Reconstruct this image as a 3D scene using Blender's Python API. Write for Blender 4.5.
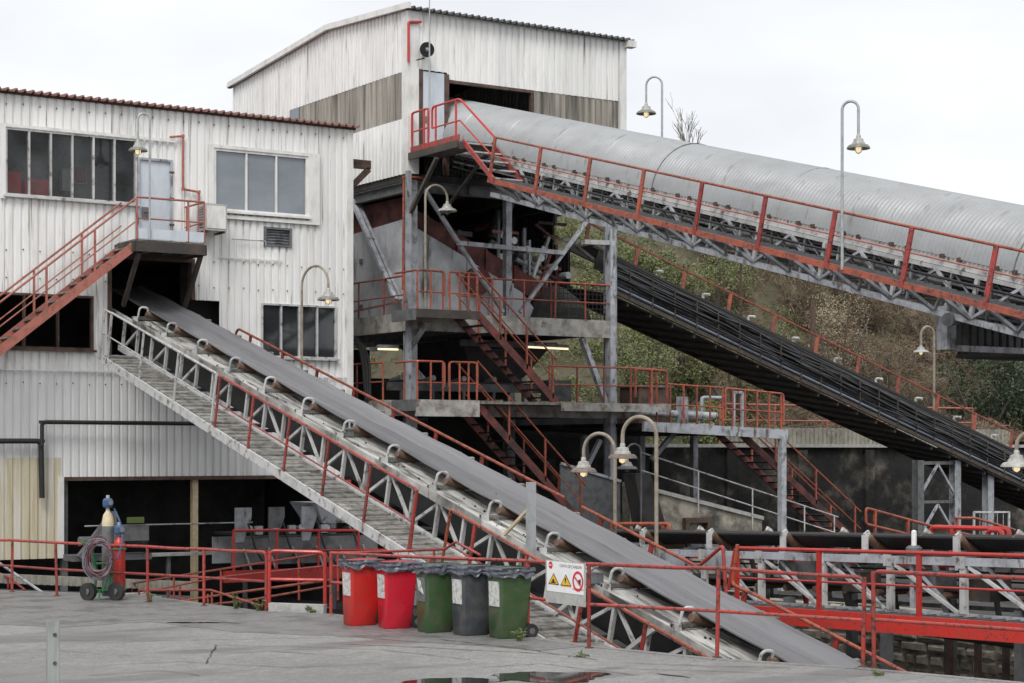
import bpy, math, random
import numpy as np
from mathutils import Vector as V, noise as MN
random.seed(7); RNG = np.random.default_rng(7)
R = math.radians
for o in list(bpy.data.objects): bpy.data.objects.remove(o)
scene = bpy.context.scene; COL = scene.collection
# ------------------------------------------------------------------ camera, sky, sun, exposure
# world axes: x runs along the long facades, y runs into the plant, z up (metres)
CAM_Z, YAW, FPX = 2.9, 33.0, 1871.0
cd = bpy.data.cameras.new('camera'); cam = bpy.data.objects.new('camera', cd); COL.objects.link(cam)
cam.location = (0, 0, CAM_Z); cam.rotation_euler = (R(90), 0, R(-YAW))
cd.sensor_width = 36.0; cd.lens = 36.0 * FPX / 1024.0; cd.shift_y = (450 - 341.5) / 1024.0
cd.clip_start = 0.5; cd.clip_end = 5000
scene.camera = cam
world = bpy.data.worlds.new('World'); scene.world = world; world.use_nodes = True
nt = world.node_tree; nt.nodes.clear()
def N(t, k, **kw):
    n = t.nodes.new(k)
    for a, b in kw.items(): setattr(n, a, b)
    return n
SUN_EL, SUN_ROT = 50, 224
wo = N(nt, 'ShaderNodeOutputWorld'); bg = N(nt, 'ShaderNodeBackground')
sky = N(nt, 'ShaderNodeTexSky', sky_type='NISHITA', sun_disc=False)
sky.sun_elevation = R(SUN_EL); sky.sun_rotation = R(SUN_ROT)
tc = N(nt, 'ShaderNodeTexCoord'); mp = N(nt, 'ShaderNodeMapping'); mp.inputs['Scale'].default_value = (1.2, 1.2, 3.0)
nz = N(nt, 'ShaderNodeTexNoise'); nz.inputs['Scale'].default_value = 2.2; nz.inputs['Detail'].default_value = 5
rp = N(nt, 'ShaderNodeValToRGB')
rp.color_ramp.elements[0].position = .36; rp.color_ramp.elements[0].color = (6.1, 6.22, 6.45, 1)
rp.color_ramp.elements[1].position = .62; rp.color_ramp.elements[1].color = (7.9, 7.95, 8.05, 1)
mx = N(nt, 'ShaderNodeMixRGB'); mx.inputs[0].default_value = .94      # nearly closed cloud deck over the blue sky
for a, b in ((tc.outputs['Generated'], mp.inputs[0]), (mp.outputs[0], nz.inputs[0]), (nz.outputs[0], rp.inputs[0]),
             (sky.outputs[0], mx.inputs[1]), (rp.outputs[0], mx.inputs[2]), (mx.outputs[0], bg.inputs[0]), (bg.outputs[0], wo.inputs[0])):
    nt.links.new(a, b)
bg.inputs[1].default_value = .10
sd = bpy.data.lights.new('sun', 'SUN'); sun = bpy.data.objects.new('sun', sd); COL.objects.link(sun)
sd.energy = 1.5; sd.angle = R(25); sd.color = (1, .97, .93)
az = R(SUN_ROT); sdir = V((math.sin(az) * math.cos(R(SUN_EL)), math.cos(az) * math.cos(R(SUN_EL)), math.sin(R(SUN_EL))))
sun.rotation_euler = sdir.to_track_quat('Z', 'Y').to_euler()
vs = scene.view_settings; vs.view_transform = 'Standard'; vs.look = 'None'; vs.exposure = 0.54; vs.gamma = 1

# ------------------------------------------------------------------ unprojection of measured points onto known planes
_c, _s = math.cos(R(YAW)), math.sin(R(YAW))
def _fin(px, py, Y):
    r = (px - 512) / FPX
    return V((Y * (_c * r + _s), Y * (_c - _s * r), CAM_Z + (450 - py) / FPX * Y))
def PX(px, py, x): return _fin(px, py, x / (_c * (px - 512) / FPX + _s))      # on a plane x = const
def PY(px, py, y): return _fin(px, py, y / (_c - _s * (px - 512) / FPX))      # on a plane y = const
def PZ(px, py, z): return _fin(px, py, (z - CAM_Z) * FPX / (450 - py))        # on a level z = const

# ------------------------------------------------------------------ materials
def mat(name, col, rough=.6, metal=0., dirt=None, dirt_amt=.5, scale=(1, 1, 1), nscale=3., bump=0., streak=None, spec=.5, lo=.45, hi=.65, rnd=.0, bscale=None, emit=None):
    m = bpy.data.materials.new(name); m.use_nodes = True
    t = m.node_tree; b = t.nodes['Principled BSDF']; L = t.links.new
    b.inputs['Roughness'].default_value = rough; b.inputs['Metallic'].default_value = metal
    b.inputs['Specular IOR Level'].default_value = spec
    b.inputs['Base Color'].default_value = (*col, 1)
    g = N(t, 'ShaderNodeNewGeometry')
    cur = None
    if dirt is not None:
        mpn = N(t, 'ShaderNodeMapping'); mpn.inputs['Scale'].default_value = scale
        L(g.outputs['Position'], mpn.inputs[0])
        n = N(t, 'ShaderNodeTexNoise'); n.inputs['Scale'].default_value = nscale; n.inputs['Detail'].default_value = 8; n.inputs['Roughness'].default_value = .65
        L(mpn.outputs[0], n.inputs[0])
        mr = N(t, 'ShaderNodeMapRange'); mr.inputs[1].default_value = lo; mr.inputs[2].default_value = hi; mr.inputs[4].default_value = dirt_amt
        L(n.outputs[0], mr.inputs[0])
        mm = N(t, 'ShaderNodeMixRGB'); mm.inputs[1].default_value = (*col, 1); mm.inputs[2].default_value = (*dirt, 1)
        L(mr.outputs[0], mm.inputs[0]); cur = mm.outputs[0]
        if streak is not None:
            scol, samt, ssc, slo, shi = streak
            mp2 = N(t, 'ShaderNodeMapping'); mp2.inputs['Scale'].default_value = ssc
            L(g.outputs['Position'], mp2.inputs[0])
            n2 = N(t, 'ShaderNodeTexNoise'); n2.inputs['Scale'].default_value = 1; n2.inputs['Detail'].default_value = 6; n2.inputs['Roughness'].default_value = .6
            L(mp2.outputs[0], n2.inputs[0])
            mr2 = N(t, 'ShaderNodeMapRange'); mr2.inputs[1].default_value = slo; mr2.inputs[2].default_value = shi; mr2.inputs[4].default_value = samt
            L(n2.outputs[0], mr2.inputs[0])
            m2 = N(t, 'ShaderNodeMixRGB'); m2.inputs[2].default_value = (*scol, 1)
            L(mr2.outputs[0], m2.inputs[0]); L(cur, m2.inputs[1]); cur = m2.outputs[0]
        if rnd:
            oi = N(t, 'ShaderNodeObjectInfo'); hs = N(t, 'ShaderNodeHueSaturation')
            mr3 = N(t, 'ShaderNodeMapRange'); mr3.inputs[3].default_value = 1 - rnd; mr3.inputs[4].default_value = 1 + rnd
            L(oi.outputs['Random'], mr3.inputs[0]); L(mr3.outputs[0], hs.inputs['Value']); L(cur, hs.inputs['Color']); cur = hs.outputs[0]
        L(cur, b.inputs['Base Color'])
        rr = N(t, 'ShaderNodeMapRange'); rr.inputs[1].default_value = .3; rr.inputs[2].default_value = .7
        rr.inputs[3].default_value = max(.05, rough - .12); rr.inputs[4].default_value = min(1, rough + .15)
        L(n.outputs[0], rr.inputs[0]); L(rr.outputs[0], b.inputs['Roughness'])
    if bump:
        nb = N(t, 'ShaderNodeTexNoise'); nb.inputs['Scale'].default_value = bscale or 18; nb.inputs['Detail'].default_value = 6
        L(g.outputs['Position'], nb.inputs[0])
        bp = N(t, 'ShaderNodeBump'); bp.inputs['Strength'].default_value = 1; bp.inputs['Distance'].default_value = bump
        L(nb.outputs[0], bp.inputs['Height']); L(bp.outputs[0], b.inputs['Normal'])
    if emit:
        b.inputs['Emission Color'].default_value = (*emit[0], 1); b.inputs['Emission Strength'].default_value = emit[1]
    return m
RUST = (.16, .075, .04); SOOT = (.06, .055, .05)
M = {}
M['clad'] = mat('white_cladding', (.8, .8, .785), .5, dirt=(.52, .5, .46), dirt_amt=.6, scale=(1.6, 1.6, .25), nscale=2.2, lo=.5, hi=.75, streak=((.13, .085, .055), .9, (13, 13, .4), .6, .7), rnd=.06)
M['clad_grey'] = mat('greyed_cladding', (.76, .765, .765), .55, dirt=(.5, .5, .49), dirt_amt=.6, scale=(1.8, 1.8, .1), nscale=2, lo=.52, hi=.78, streak=((.085, .06, .045), .9, (1.1, 1.1, .05), .58, .64), rnd=.06)
M['clad_cream'] = mat('yellowed_cladding', (.62, .57, .42), .6, dirt=(.42, .3, .15), dirt_amt=.8, scale=(3, 3, .2), nscale=2, lo=.48, hi=.7, streak=((.75, .73, .68), .8, (3, 3, .15), .52, .62), rnd=.05)
M['clad_brown'] = mat('weathered_translucent_cladding', (.37, .345, .3), .6, dirt=(.17, .15, .125), dirt_amt=.85, scale=(3, 3, .15), nscale=2, lo=.42, hi=.62, streak=((.06, .05, .045), .85, (2.2, 2.2, .12), .54, .66), rnd=.2)
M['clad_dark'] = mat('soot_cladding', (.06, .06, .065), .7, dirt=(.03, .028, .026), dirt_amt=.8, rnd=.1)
M['cover'] = mat('grey_cover_sheet', (.345, .358, .367), .4, dirt=(.27, .276, .28), dirt_amt=.7, scale=(1, .5, 1), nscale=1.6, lo=.42, hi=.66, streak=((.15, .13, .11), .6, (1.2, 5, 1.2), .6, .72), rnd=.05)
M['roofred'] = mat('red_roof_sheet', (.27, .14, .115), .7, dirt=(.13, .07, .06), dirt_amt=.8, nscale=5)
M['roofgrey'] = mat('grey_roof_sheet', (.12, .12, .125), .65, dirt=(.05, .05, .05), dirt_amt=.8, nscale=5)
M['trim'] = mat('white_trim', (.74, .74, .72), .5, dirt=(.42, .39, .34), dirt_amt=.5, scale=(1, 1, .4), nscale=3)
M['red'] = mat('red_paint', (.34, .04, .032), .34, dirt=(.19, .05, .04), dirt_amt=.88, nscale=3.5, lo=.42, hi=.62, streak=((.045, .028, .022), .9, (14, 14, 14), .55, .61), rnd=.22)
M['redbright'] = mat('bright_red_paint', (.5, .034, .026), .36, dirt=(.33, .045, .035), dirt_amt=.85, nscale=3, lo=.44, hi=.66, streak=((.06, .035, .028), .8, (13, 13, 13), .6, .66), rnd=.15)
M['redorange'] = mat('faded_orange_red_paint', (.38, .085, .042), .42, dirt=(.2, .06, .042), dirt_amt=.88, nscale=3, lo=.4, hi=.62, streak=((.05, .035, .028), .9, (13, 13, 13), .55, .62), rnd=.2)
M['redpink'] = mat('chalky_red_paint', (.38, .13, .1), .6, dirt=(.24, .09, .06), dirt_amt=.8, nscale=4, streak=(RUST, .8, (5, 5, 5), .56, .68), rnd=.1)
M['reddark'] = mat('sooty_red_paint', (.17, .04, .032), .65, dirt=(.035, .024, .022), dirt_amt=.9, nscale=2.5, lo=.4, hi=.62, rnd=.2)
M['rust'] = mat('rusty_steel', (.1, .06, .045), .8, dirt=(.035, .03, .028), dirt_amt=.9, nscale=4, rnd=.15)
M['grime'] = mat('grimy_blackened_steel', (.045, .04, .037), .75, dirt=(.1, .075, .055), dirt_amt=.8, nscale=3, rnd=.15)
M['grimywhite'] = mat('grimy_pale_steel', (.42, .41, .38), .65, dirt=(.12, .1, .085), dirt_amt=.85, nscale=2.2, lo=.42, hi=.68, streak=((.11, .06, .04), .85, (3, 3, 3), .54, .66), rnd=.08)
M['mouth'] = mat('black_horn_mouth', (.01, .01, .01), .8)
M['roller'] = mat('rusty_roller', (.13, .08, .055), .6, dirt=(.2, .12, .08), dirt_amt=.8, nscale=8, rnd=.15)
M['grey'] = mat('grey_steel_paint', (.39, .41, .445), .45, dirt=(.15, .15, .15), dirt_amt=.8, nscale=2.2, lo=.45, hi=.68, streak=((.07, .055, .045), .9, (6, 6, 2.5), .54, .66), rnd=.12)
M['greydark'] = mat('dark_grey_steel', (.14, .145, .15), .6, dirt=(.07, .07, .07), dirt_amt=.8, nscale=4, rnd=.1)
M['white'] = mat('weathered_white_steel', (.5, .505, .5), .48, dirt=(.27, .265, .255), dirt_amt=.8, nscale=2.5, lo=.45, hi=.68, streak=((.085, .06, .048), .88, (5, 5, 5), .56, .67), rnd=.14)
M['deckplate'] = mat('white_deck_plate', (.56, .55, .52), .5, dirt=(.26, .25, .23), dirt_amt=.85, scale=(2.5, .3, .3), nscale=2.5, lo=.42, hi=.62, streak=((.045, .042, .038), .92, (8, .9, .9), .45, .62), rnd=.15)
M['tread'] = mat('dirty_tread', (.27, .26, .24), .75, dirt=(.085, .08, .07), dirt_amt=.9, nscale=5, lo=.4, hi=.62, rnd=.25)
M['belt'] = mat('grey_rubber_belt', (.165, .165, .175), .34, dirt=(.11, .11, .116), dirt_amt=.8, scale=(3, .06, .06), nscale=2, lo=.35, hi=.66, spec=.5, streak=((.075, .073, .072), .6, (7, .5, .5), .56, .7), bump=.0015, bscale=30)
M['beltdark'] = mat('black_rubber_belt', (.022, .022, .023), .5, dirt=(.04, .038, .036), dirt_amt=.7, nscale=3)
M['black'] = mat('black_rubber', (.018, .018, .019), .5, dirt=(.03, .03, .03), dirt_amt=.8, nscale=6)
M['cable'] = mat('black_cable', (.02, .021, .023), .38, dirt=(.045, .045, .045), dirt_amt=.8, nscale=6)
M['cablegrey'] = mat('grey_cable', (.22, .25, .29), .45, dirt=(.12, .13, .14), dirt_amt=.8, nscale=4)
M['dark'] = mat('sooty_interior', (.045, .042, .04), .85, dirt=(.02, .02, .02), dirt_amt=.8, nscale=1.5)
M['chute'] = mat('grey_chute_plate', (.5, .515, .54), .5, dirt=(.26, .26, .27), dirt_amt=.8, nscale=1.2, lo=.46, hi=.7, streak=((.06, .055, .05), .85, (2.4, 2.4, .5), .56, .7))
M['glass'] = mat('painted_reflection_glass', (.13, .16, .185), .03, dirt=(.24, .265, .29), dirt_amt=.8, scale=(.5, .5, 1.0), nscale=.7, lo=.35, hi=.65, spec=1.0, rnd=.12)  # paler blotches in the colour imitate uneven reflections on the panes
M['lampglass'] = mat('lit_lamp_glass', (.7, .62, .42), .3, emit=((1, .8, .45), .55))
M['tubelamp'] = mat('lit_tube', (.9, .85, .7), .4, emit=((1, .8, .5), .9))
M['lampcap'] = mat('white_lamp_cap', (.42, .42, .4), .45, dirt=(.25, .23, .2), dirt_amt=.8, nscale=12)
M['lampshade'] = mat('rusty_lamp_shade', (.19, .155, .13), .55, dirt=(.12, .075, .055), dirt_amt=.8, nscale=12, rnd=.1)
M['shadegrey'] = mat('grey_lamp_shade', (.2, .2, .175), .5, dirt=(.13, .12, .09), dirt_amt=.8, nscale=12)
M['pole'] = mat('beige_lamp_pole', (.3, .265, .21), .5, dirt=(.17, .12, .09), dirt_amt=.8, nscale=5)
M['galv'] = mat('galvanised_steel', (.42, .44, .45), .42, .35, dirt=(.3, .32, .32), dirt_amt=.8, nscale=7)
M['bollard'] = mat('weathered_grey_green_post', (.29, .315, .3), .55, dirt=(.17, .18, .165), dirt_amt=.85, scale=(1, 1, .2), nscale=8)
M['concrete'] = mat('stained_shaded_concrete', (.2, .18, .15), .85, dirt=(.035, .032, .028), dirt_amt=.96, nscale=1.4, lo=.36, hi=.56, streak=((.01, .01, .01), .97, (.5, .5, .6), .33, .52), bump=.03, bscale=5)  # soot stains, with shade from overhead painted into the same near-black
M['stone'] = mat('pale_rubble_stone', (.46, .42, .35), .85, dirt=(.17, .155, .13), dirt_amt=.85, nscale=3, streak=((.03, .03, .03), .8, (1.2, 1.2, .8), .55, .68), bump=.02, bscale=9, rnd=.25)
M['stonewall'] = mat('pale_stone_masonry', (.4, .365, .3), .85, dirt=(.14, .125, .105), dirt_amt=.85, nscale=2.6, streak=((.03, .03, .03), .85, (.7, .7, .9), .52, .66), bump=.03, bscale=6)
M['coping'] = mat('grey_coping', (.42, .42, .4), .8, dirt=(.25, .25, .23), dirt_amt=.8, nscale=5)
M['fence'] = mat('lichened_corrugated_fence', (.3, .29, .25), .8, dirt=(.16, .15, .12), dirt_amt=.8, nscale=4, rnd=.1)
M['soil'] = mat('scrub_soil', (.1, .085, .055), .95, dirt=(.06, .06, .032), dirt_amt=.9, nscale=.6, bump=.1, bscale=2)
M['pit'] = mat('coal_dust_ground', (.06, .057, .053), .85, dirt=(.025, .024, .023), dirt_amt=.9, nscale=.8, bump=.03)
M['binred'] = mat('red_bin_plastic', (.5, .02, .016), .34, dirt=(.2, .05, .04), dirt_amt=.6, nscale=5, lo=.5, hi=.72)
M['binred2'] = mat('crimson_bin_plastic', (.52, .012, .03), .32, dirt=(.24, .03, .04), dirt_amt=.6, nscale=5, lo=.5, hi=.72)
M['bingreen'] = mat('green_bin_plastic', (.04, .085, .032), .36, dirt=(.1, .09, .055), dirt_amt=.75, nscale=4, lo=.45, hi=.7)
M['bingrey'] = mat('grey_bin_plastic', (.05, .055, .065), .38, dirt=(.12, .11, .095), dirt_amt=.7, nscale=4, lo=.45, hi=.7)
M['bag'] = mat('dark_bin_bag', (.085, .093, .115), .24, dirt=(.14, .15, .175), dirt_amt=.6, nscale=9, bump=.03, bscale=9)
M['paper'] = mat('worn_paper_label', (.6, .6, .58), .6, dirt=(.25, .24, .24), dirt_amt=.9, nscale=14)
M['green'] = mat('green_cart_paint', (.02, .2, .06), .45, dirt=(.03, .12, .05), dirt_amt=.7, nscale=9)
M['blue'] = mat('blue_paint', (.03, .085, .2), .4, dirt=(.06, .09, .13), dirt_amt=.6, nscale=12)
M['hosered'] = mat('red_hose', (.16, .05, .05), .5, dirt=(.06, .04, .05), dirt_amt=.8, nscale=8)
M['hoseblue'] = mat('grey_hose', (.16, .15, .18), .5, dirt=(.08, .07, .09), dirt_amt=.8, nscale=8)
M['cream'] = mat('cream_paint', (.62, .52, .34), .5, dirt=(.4, .3, .18), dirt_amt=.6, nscale=9)
M['signwhite'] = mat('sign_white', (.8, .8, .8), .4, dirt=(.68, .68, .68), dirt_amt=.6, nscale=6)
M['signgrey'] = mat('sign_grey', (.42, .42, .4), .55, dirt=(.3, .29, .27), dirt_amt=.7, nscale=9)
M['signyellow'] = mat('sign_yellow', (.75, .45, .02), .4)
M['signred'] = mat('sign_red', (.6, .02, .04), .4)
M['signblack'] = mat('sign_black', (.02, .02, .02), .4)
M['doorblue'] = mat('pale_blue_door', (.56, .61, .66), .45, dirt=(.42, .46, .5), dirt_amt=.6, scale=(1, 1, .3), nscale=3)
M['weed'] = mat('weed_leaf', (.085, .12, .035), .6, dirt=(.13, .14, .05), dirt_amt=.7, nscale=9)
M['leaf'] = mat('ivy_leaf', (.1, .135, .045), .55, dirt=(.21, .22, .09), dirt_amt=.95, nscale=.5, lo=.38, hi=.6)
M['leafdark'] = mat('laurel_leaf', (.035, .055, .025), .5, dirt=(.085, .1, .05), dirt_amt=.9, nscale=1.0)
M['brush'] = mat('dry_scrub', (.19, .14, .095), .85, dirt=(.11, .09, .055), dirt_amt=.9, nscale=.35, lo=.4, hi=.6, streak=((.27, .21, .15), .8, (.9, .9, .9), .5, .64))
M['blossom'] = mat('pale_seed_heads', (.42, .36, .24), .8, dirt=(.28, .22, .14), dirt_amt=.8, nscale=3)
M['bark'] = mat('grey_bark', (.12, .1, .085), .85, dirt=(.07, .06, .05), dirt_amt=.8, nscale=6)
M['twig'] = mat('pale_grey_twig', (.2, .18, .16), .85, dirt=(.14, .12, .1), dirt_amt=.8, nscale=6)
M['grass'] = mat('hill_grass', (.1, .115, .035), .75, dirt=(.15, .14, .06), dirt_amt=.9, nscale=.6)

def glass_clear(name, tint, mixv):
    m = bpy.data.materials.new(name); m.use_nodes = True; t = m.node_tree; t.nodes.clear()
    o = N(t, 'ShaderNodeOutputMaterial'); a = N(t, 'ShaderNodeBsdfTransparent'); a.inputs[0].default_value = (*tint, 1)
    b = N(t, 'ShaderNodeBsdfPrincipled'); b.inputs['Base Color'].default_value = (.045, .05, .055, 1); b.inputs['Roughness'].default_value = .05; b.inputs['Specular IOR Level'].default_value = 1
    g = N(t, 'ShaderNodeNewGeometry'); n = N(t, 'ShaderNodeTexNoise'); n.inputs['Scale'].default_value = 1.1; n.inputs['Detail'].default_value = 5
    mr = N(t, 'ShaderNodeMapRange'); mr.inputs[1].default_value = .35; mr.inputs[2].default_value = .7; mr.inputs[3].default_value = mixv - .15; mr.inputs[4].default_value = mixv + .15
    x = N(t, 'ShaderNodeMixShader')
    t.links.new(g.outputs['Position'], n.inputs[0]); t.links.new(n.outputs[0], mr.inputs[0]); t.links.new(mr.outputs[0], x.inputs[0])
    t.links.new(a.outputs[0], x.inputs[1]); t.links.new(b.outputs[0], x.inputs[2]); t.links.new(x.outputs[0], o.inputs[0])
    return m
M['glassclear'] = glass_clear('grimy_clear_glass', (.95, .96, .96), .24)
M['glassdark'] = glass_clear('grimy_dark_glass', (.5, .53, .55), .6)
wm = bpy.data.materials.new('puddle_water'); wm.use_nodes = True
wb = wm.node_tree.nodes['Principled BSDF']; wb.inputs['Base Color'].default_value = (.03, .03, .03, 1); wb.inputs['Roughness'].default_value = .04
M['water'] = wm

def yard_mat():
    m = bpy.data.materials.new('worn_wet_concrete_yard'); m.use_nodes = True; t = m.node_tree; L = t.links.new
    b = t.nodes['Principled BSDF']; g = N(t, 'ShaderNodeNewGeometry')
    def noise(scale, det=7, rough=.6, sc=(1, 1, 1)):
        mpn = N(t, 'ShaderNodeMapping'); mpn.inputs['Scale'].default_value = sc; mpn.inputs['Rotation'].default_value = (0, 0, R(-33)); L(g.outputs['Position'], mpn.inputs[0])
        n = N(t, 'ShaderNodeTexNoise'); n.inputs['Scale'].default_value = scale; n.inputs['Detail'].default_value = det; n.inputs['Roughness'].default_value = rough
        L(mpn.outputs[0], n.inputs[0]); return n.outputs[0]
    def rng(x, a, c, lo=0, hi=1):
        r = N(t, 'ShaderNodeMapRange'); r.inputs[1].default_value = a; r.inputs[2].default_value = c; r.inputs[3].default_value = lo; r.inputs[4].default_value = hi; L(x, r.inputs[0]); return r.outputs[0]
    def mix(f, a, c):
        r = N(t, 'ShaderNodeMixRGB'); L(f, r.inputs[0])
        for k, q in ((1, a), (2, c)):
            if isinstance(q, tuple): r.inputs[k].default_value = (*q, 1)
            else: L(q, r.inputs[k])
        return r.outputs[0]
    big = noise(.28, 4, .55, (1, .6, 1)); mid = noise(1.6, 8, .7); fine = noise(28, 6, .75); wet = noise(.45, 6, .6, (.5, 1.4, 1))
    c = mix(rng(big, .38, .62), (.155, .152, .149), (.255, .248, .238))
    c = mix(rng(mid, .48, .66, 0, .5), c, (.16, .157, .153))
    m2 = noise(4.5, 8, .75); c = mix(rng(m2, .5, .62, 0, .45), c, (.4, .39, .37)); c = mix(rng(m2, .5, .36, 0, .4), c, (.13, .128, .125))
    c = mix(rng(fine, .4, .72, 0, .7), c, (.37, .36, .345))
    sp = noise(9, 8, .8); c = mix(rng(sp, .47, .6, 0, .75), c, (.13, .126, .12)); s2_ = noise(16, 6, .8); c = mix(rng(s2_, .52, .64, 0, .6), c, (.42, .41, .39))
    c = mix(rng(fine, .6, .75, 0, .55), c, (.09, .087, .085))
    w = rng(wet, .52, .6, 0, .85)
    c = mix(w, c, mix(rng(mid, .3, .7), (.13, .128, .127), (.17, .166, .163)))
    pt = noise(.12, 3, .5); c = mix(rng(pt, .5, .53, 0, .35), c, (.16, .156, .15)); L(c, b.inputs['Base Color']); L(rng(wet, .48, .62, .8, .34), b.inputs['Roughness'])
    bp = N(t, 'ShaderNodeBump'); bp.inputs['Distance'].default_value = .012; L(fine, bp.inputs['Height']); L(bp.outputs[0], b.inputs['Normal'])
    return m
M['yard'] = yard_mat()
M['asphalt'] = mat('damp_worn_asphalt', (.165, .162, .159), .48, dirt=(.24, .235, .228), dirt_amt=.8, nscale=7, lo=.42, hi=.66, streak=((.08, .079, .077), .75, (1.2, 1.2, 1), .48, .64), bump=.008, bscale=25)

# ------------------------------------------------------------------ mesh helpers
class MB:
    def __init__(s): s.v = []; s.f = []
    def poly(s, pts):
        k = len(s.v); s.v += [tuple(p) for p in pts]; s.f.append(tuple(range(k, k + len(pts)))); return s
    def hexa(s, a, b):                       # a, b: matching loops (bottom, top)
        k = len(s.v); n = len(a); s.v += [tuple(p) for p in a] + [tuple(p) for p in b]
        s.f.append(tuple(k + i for i in reversed(range(n)))); s.f.append(tuple(k + n + i for i in range(n)))
        for i in range(n):
            j = (i + 1) % n; s.f.append((k + i, k + j, k + n + j, k + n + i))
        return s
    def box(s, x0, x1, y0, y1, z0, z1):
        return s.hexa([(x0, y0, z0), (x1, y0, z0), (x1, y1, z0), (x0, y1, z0)], [(x0, y0, z1), (x1, y0, z1), (x1, y1, z1), (x0, y1, z1)])
    def bar(s, p, q, w, h=None, up=(0, 0, 1)):
        h = h or w; p = V(p); q = V(q); d = (q - p).normalized(); u = V(up)
        if abs(d.dot(u)) > .98: u = V((0, 1, 0)) if abs(d.y) < .9 else V((1, 0, 0))
        a = d.cross(u).normalized(); b = a.cross(d).normalized()
        a *= w / 2; b *= h / 2
        return s.hexa([p - a - b, p + a - b, p + a + b, p - a + b], [q - a - b, q + a - b, q + a + b, q - a + b])
    def ibeam(s, p, q, w, h, up=(0, 0, 1), t=.02):
        p = V(p); q = V(q); d = (q - p).normalized(); u = V(up)
        if abs(d.dot(u)) > .98: u = V((0, 1, 0))
        a = d.cross(u).normalized(); b = a.cross(d).normalized()
        s.bar(p + b * (h / 2 - t / 2), q + b * (h / 2 - t / 2), w, t, up=b); s.bar(p - b * (h / 2 - t / 2), q - b * (h / 2 - t / 2), w, t, up=b)
        return s.bar(p, q, t, h - 2 * t, up=b)
    def tube(s, pts, r, n=8, caps=True):
        pts = [V(p) for p in pts]; k = len(s.v); m = len(pts); u = None
        for i, p in enumerate(pts):
            d = (pts[min(i + 1, m - 1)] - pts[max(i - 1, 0)]).normalized()
            if u is None:
                ref = V((0, 0, 1)) if abs(d.z) < .9 else V((0, 1, 0)); u = d.cross(ref).normalized()
            else:
                u = (u - d * u.dot(d)).normalized()
            w = d.cross(u); rr = r[i] if isinstance(r, (list, tuple)) else r
            for j in range(n):
                a = 2 * math.pi * j / n; s.v.append(tuple(p + (u * math.cos(a) + w * math.sin(a)) * rr))
        for i in range(m - 1):
            for j in range(n):
                j2 = (j + 1) % n; s.f.append((k + i * n + j, k + i * n + j2, k + (i + 1) * n + j2, k + (i + 1) * n + j))
        if caps:
            s.f.append(tuple(k + j for j in reversed(range(n)))); s.f.append(tuple(k + (m - 1) * n + j for j in range(n)))
        return s
    def lathe(s, prof, c, n=16):
        k = len(s.v); c = V(c)
        for r, z in prof:
            for j in range(n):
                a = 2 * math.pi * j / n; s.v.append((c.x + r * math.cos(a), c.y + r * math.sin(a), c.z + z))
        for i in range(len(prof) - 1):
            for j in range(n):
                j2 = (j + 1) % n; s.f.append((k + i * n + j, k + i * n + j2, k + (i + 1) * n + j2, k + (i + 1) * n + j))
        s.f.append(tuple(k + j for j in reversed(range(n)))); s.f.append(tuple(k + (len(prof) - 1) * n + j for j in range(n)))
        return s
def arc(pts, r=.12, n=4):                     # round the inner corners of a polyline
    pts = [V(p) for p in pts]; out = [pts[0]]
    for i in range(1, len(pts) - 1):
        p = pts[i]; a = pts[i - 1] - p; b = pts[i + 1] - p
        ra = min(r, a.length * .45, b.length * .45); A = p + a.normalized() * ra; B = p + b.normalized() * ra
        for k in range(n + 1):
            t = k / n; out.append(A * (1 - t) ** 2 + p * 2 * t * (1 - t) + B * t * t)
    out.append(pts[-1]); return out
def thing(name, label, cat, loc=(0, 0, 0), group=None):
    o = bpy.data.objects.new(name, None); COL.objects.link(o); o.location = loc; o.empty_display_size = .2
    o['label'] = label; o['category'] = cat
    if group: o['group'] = group
    return o
def _off(parent):
    o = V((0, 0, 0))
    while parent is not None: o += V(parent.location); parent = parent.parent
    return o
def build(mb, name, m, parent=None, smooth=False, label=None, cat=None, group=None, kind=None):
    off = _off(parent)
    me = bpy.data.meshes.new(name); me.from_pydata([(x - off.x, y - off.y, z - off.z) for x, y, z in mb.v], [], mb.f)
    me.materials.append(M[m] if isinstance(m, str) else m)
    if smooth:
        me.polygons.foreach_set('use_smooth', [True] * len(me.polygons))
        if hasattr(me, 'set_sharp_from_angle'): me.set_sharp_from_angle(angle=R(40))
    me.update()
    o = bpy.data.objects.new(name, me); COL.objects.link(o); o.parent = parent
    for k, x in (('label', label), ('category', cat), ('group', group), ('kind', kind)):
        if x: o[k] = x
    return o
def bar(parent, name, p, q, w, h, m, up=(0, 0, 1), **k): return build(MB().bar(p, q, w, h, up), name, m, parent, **k)
def ibeam(parent, name, p, q, w, h, m, up=(0, 0, 1), **k): return build(MB().ibeam(p, q, w, h, up), name, m, parent, **k)
def tube(parent, name, pts, r, m, n=8, **k): return build(MB().tube(pts, r, n), name, m, parent, smooth=True, **k)
def box(parent, name, b, m, **k): return build(MB().box(*b), name, m, parent, **k)

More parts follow.
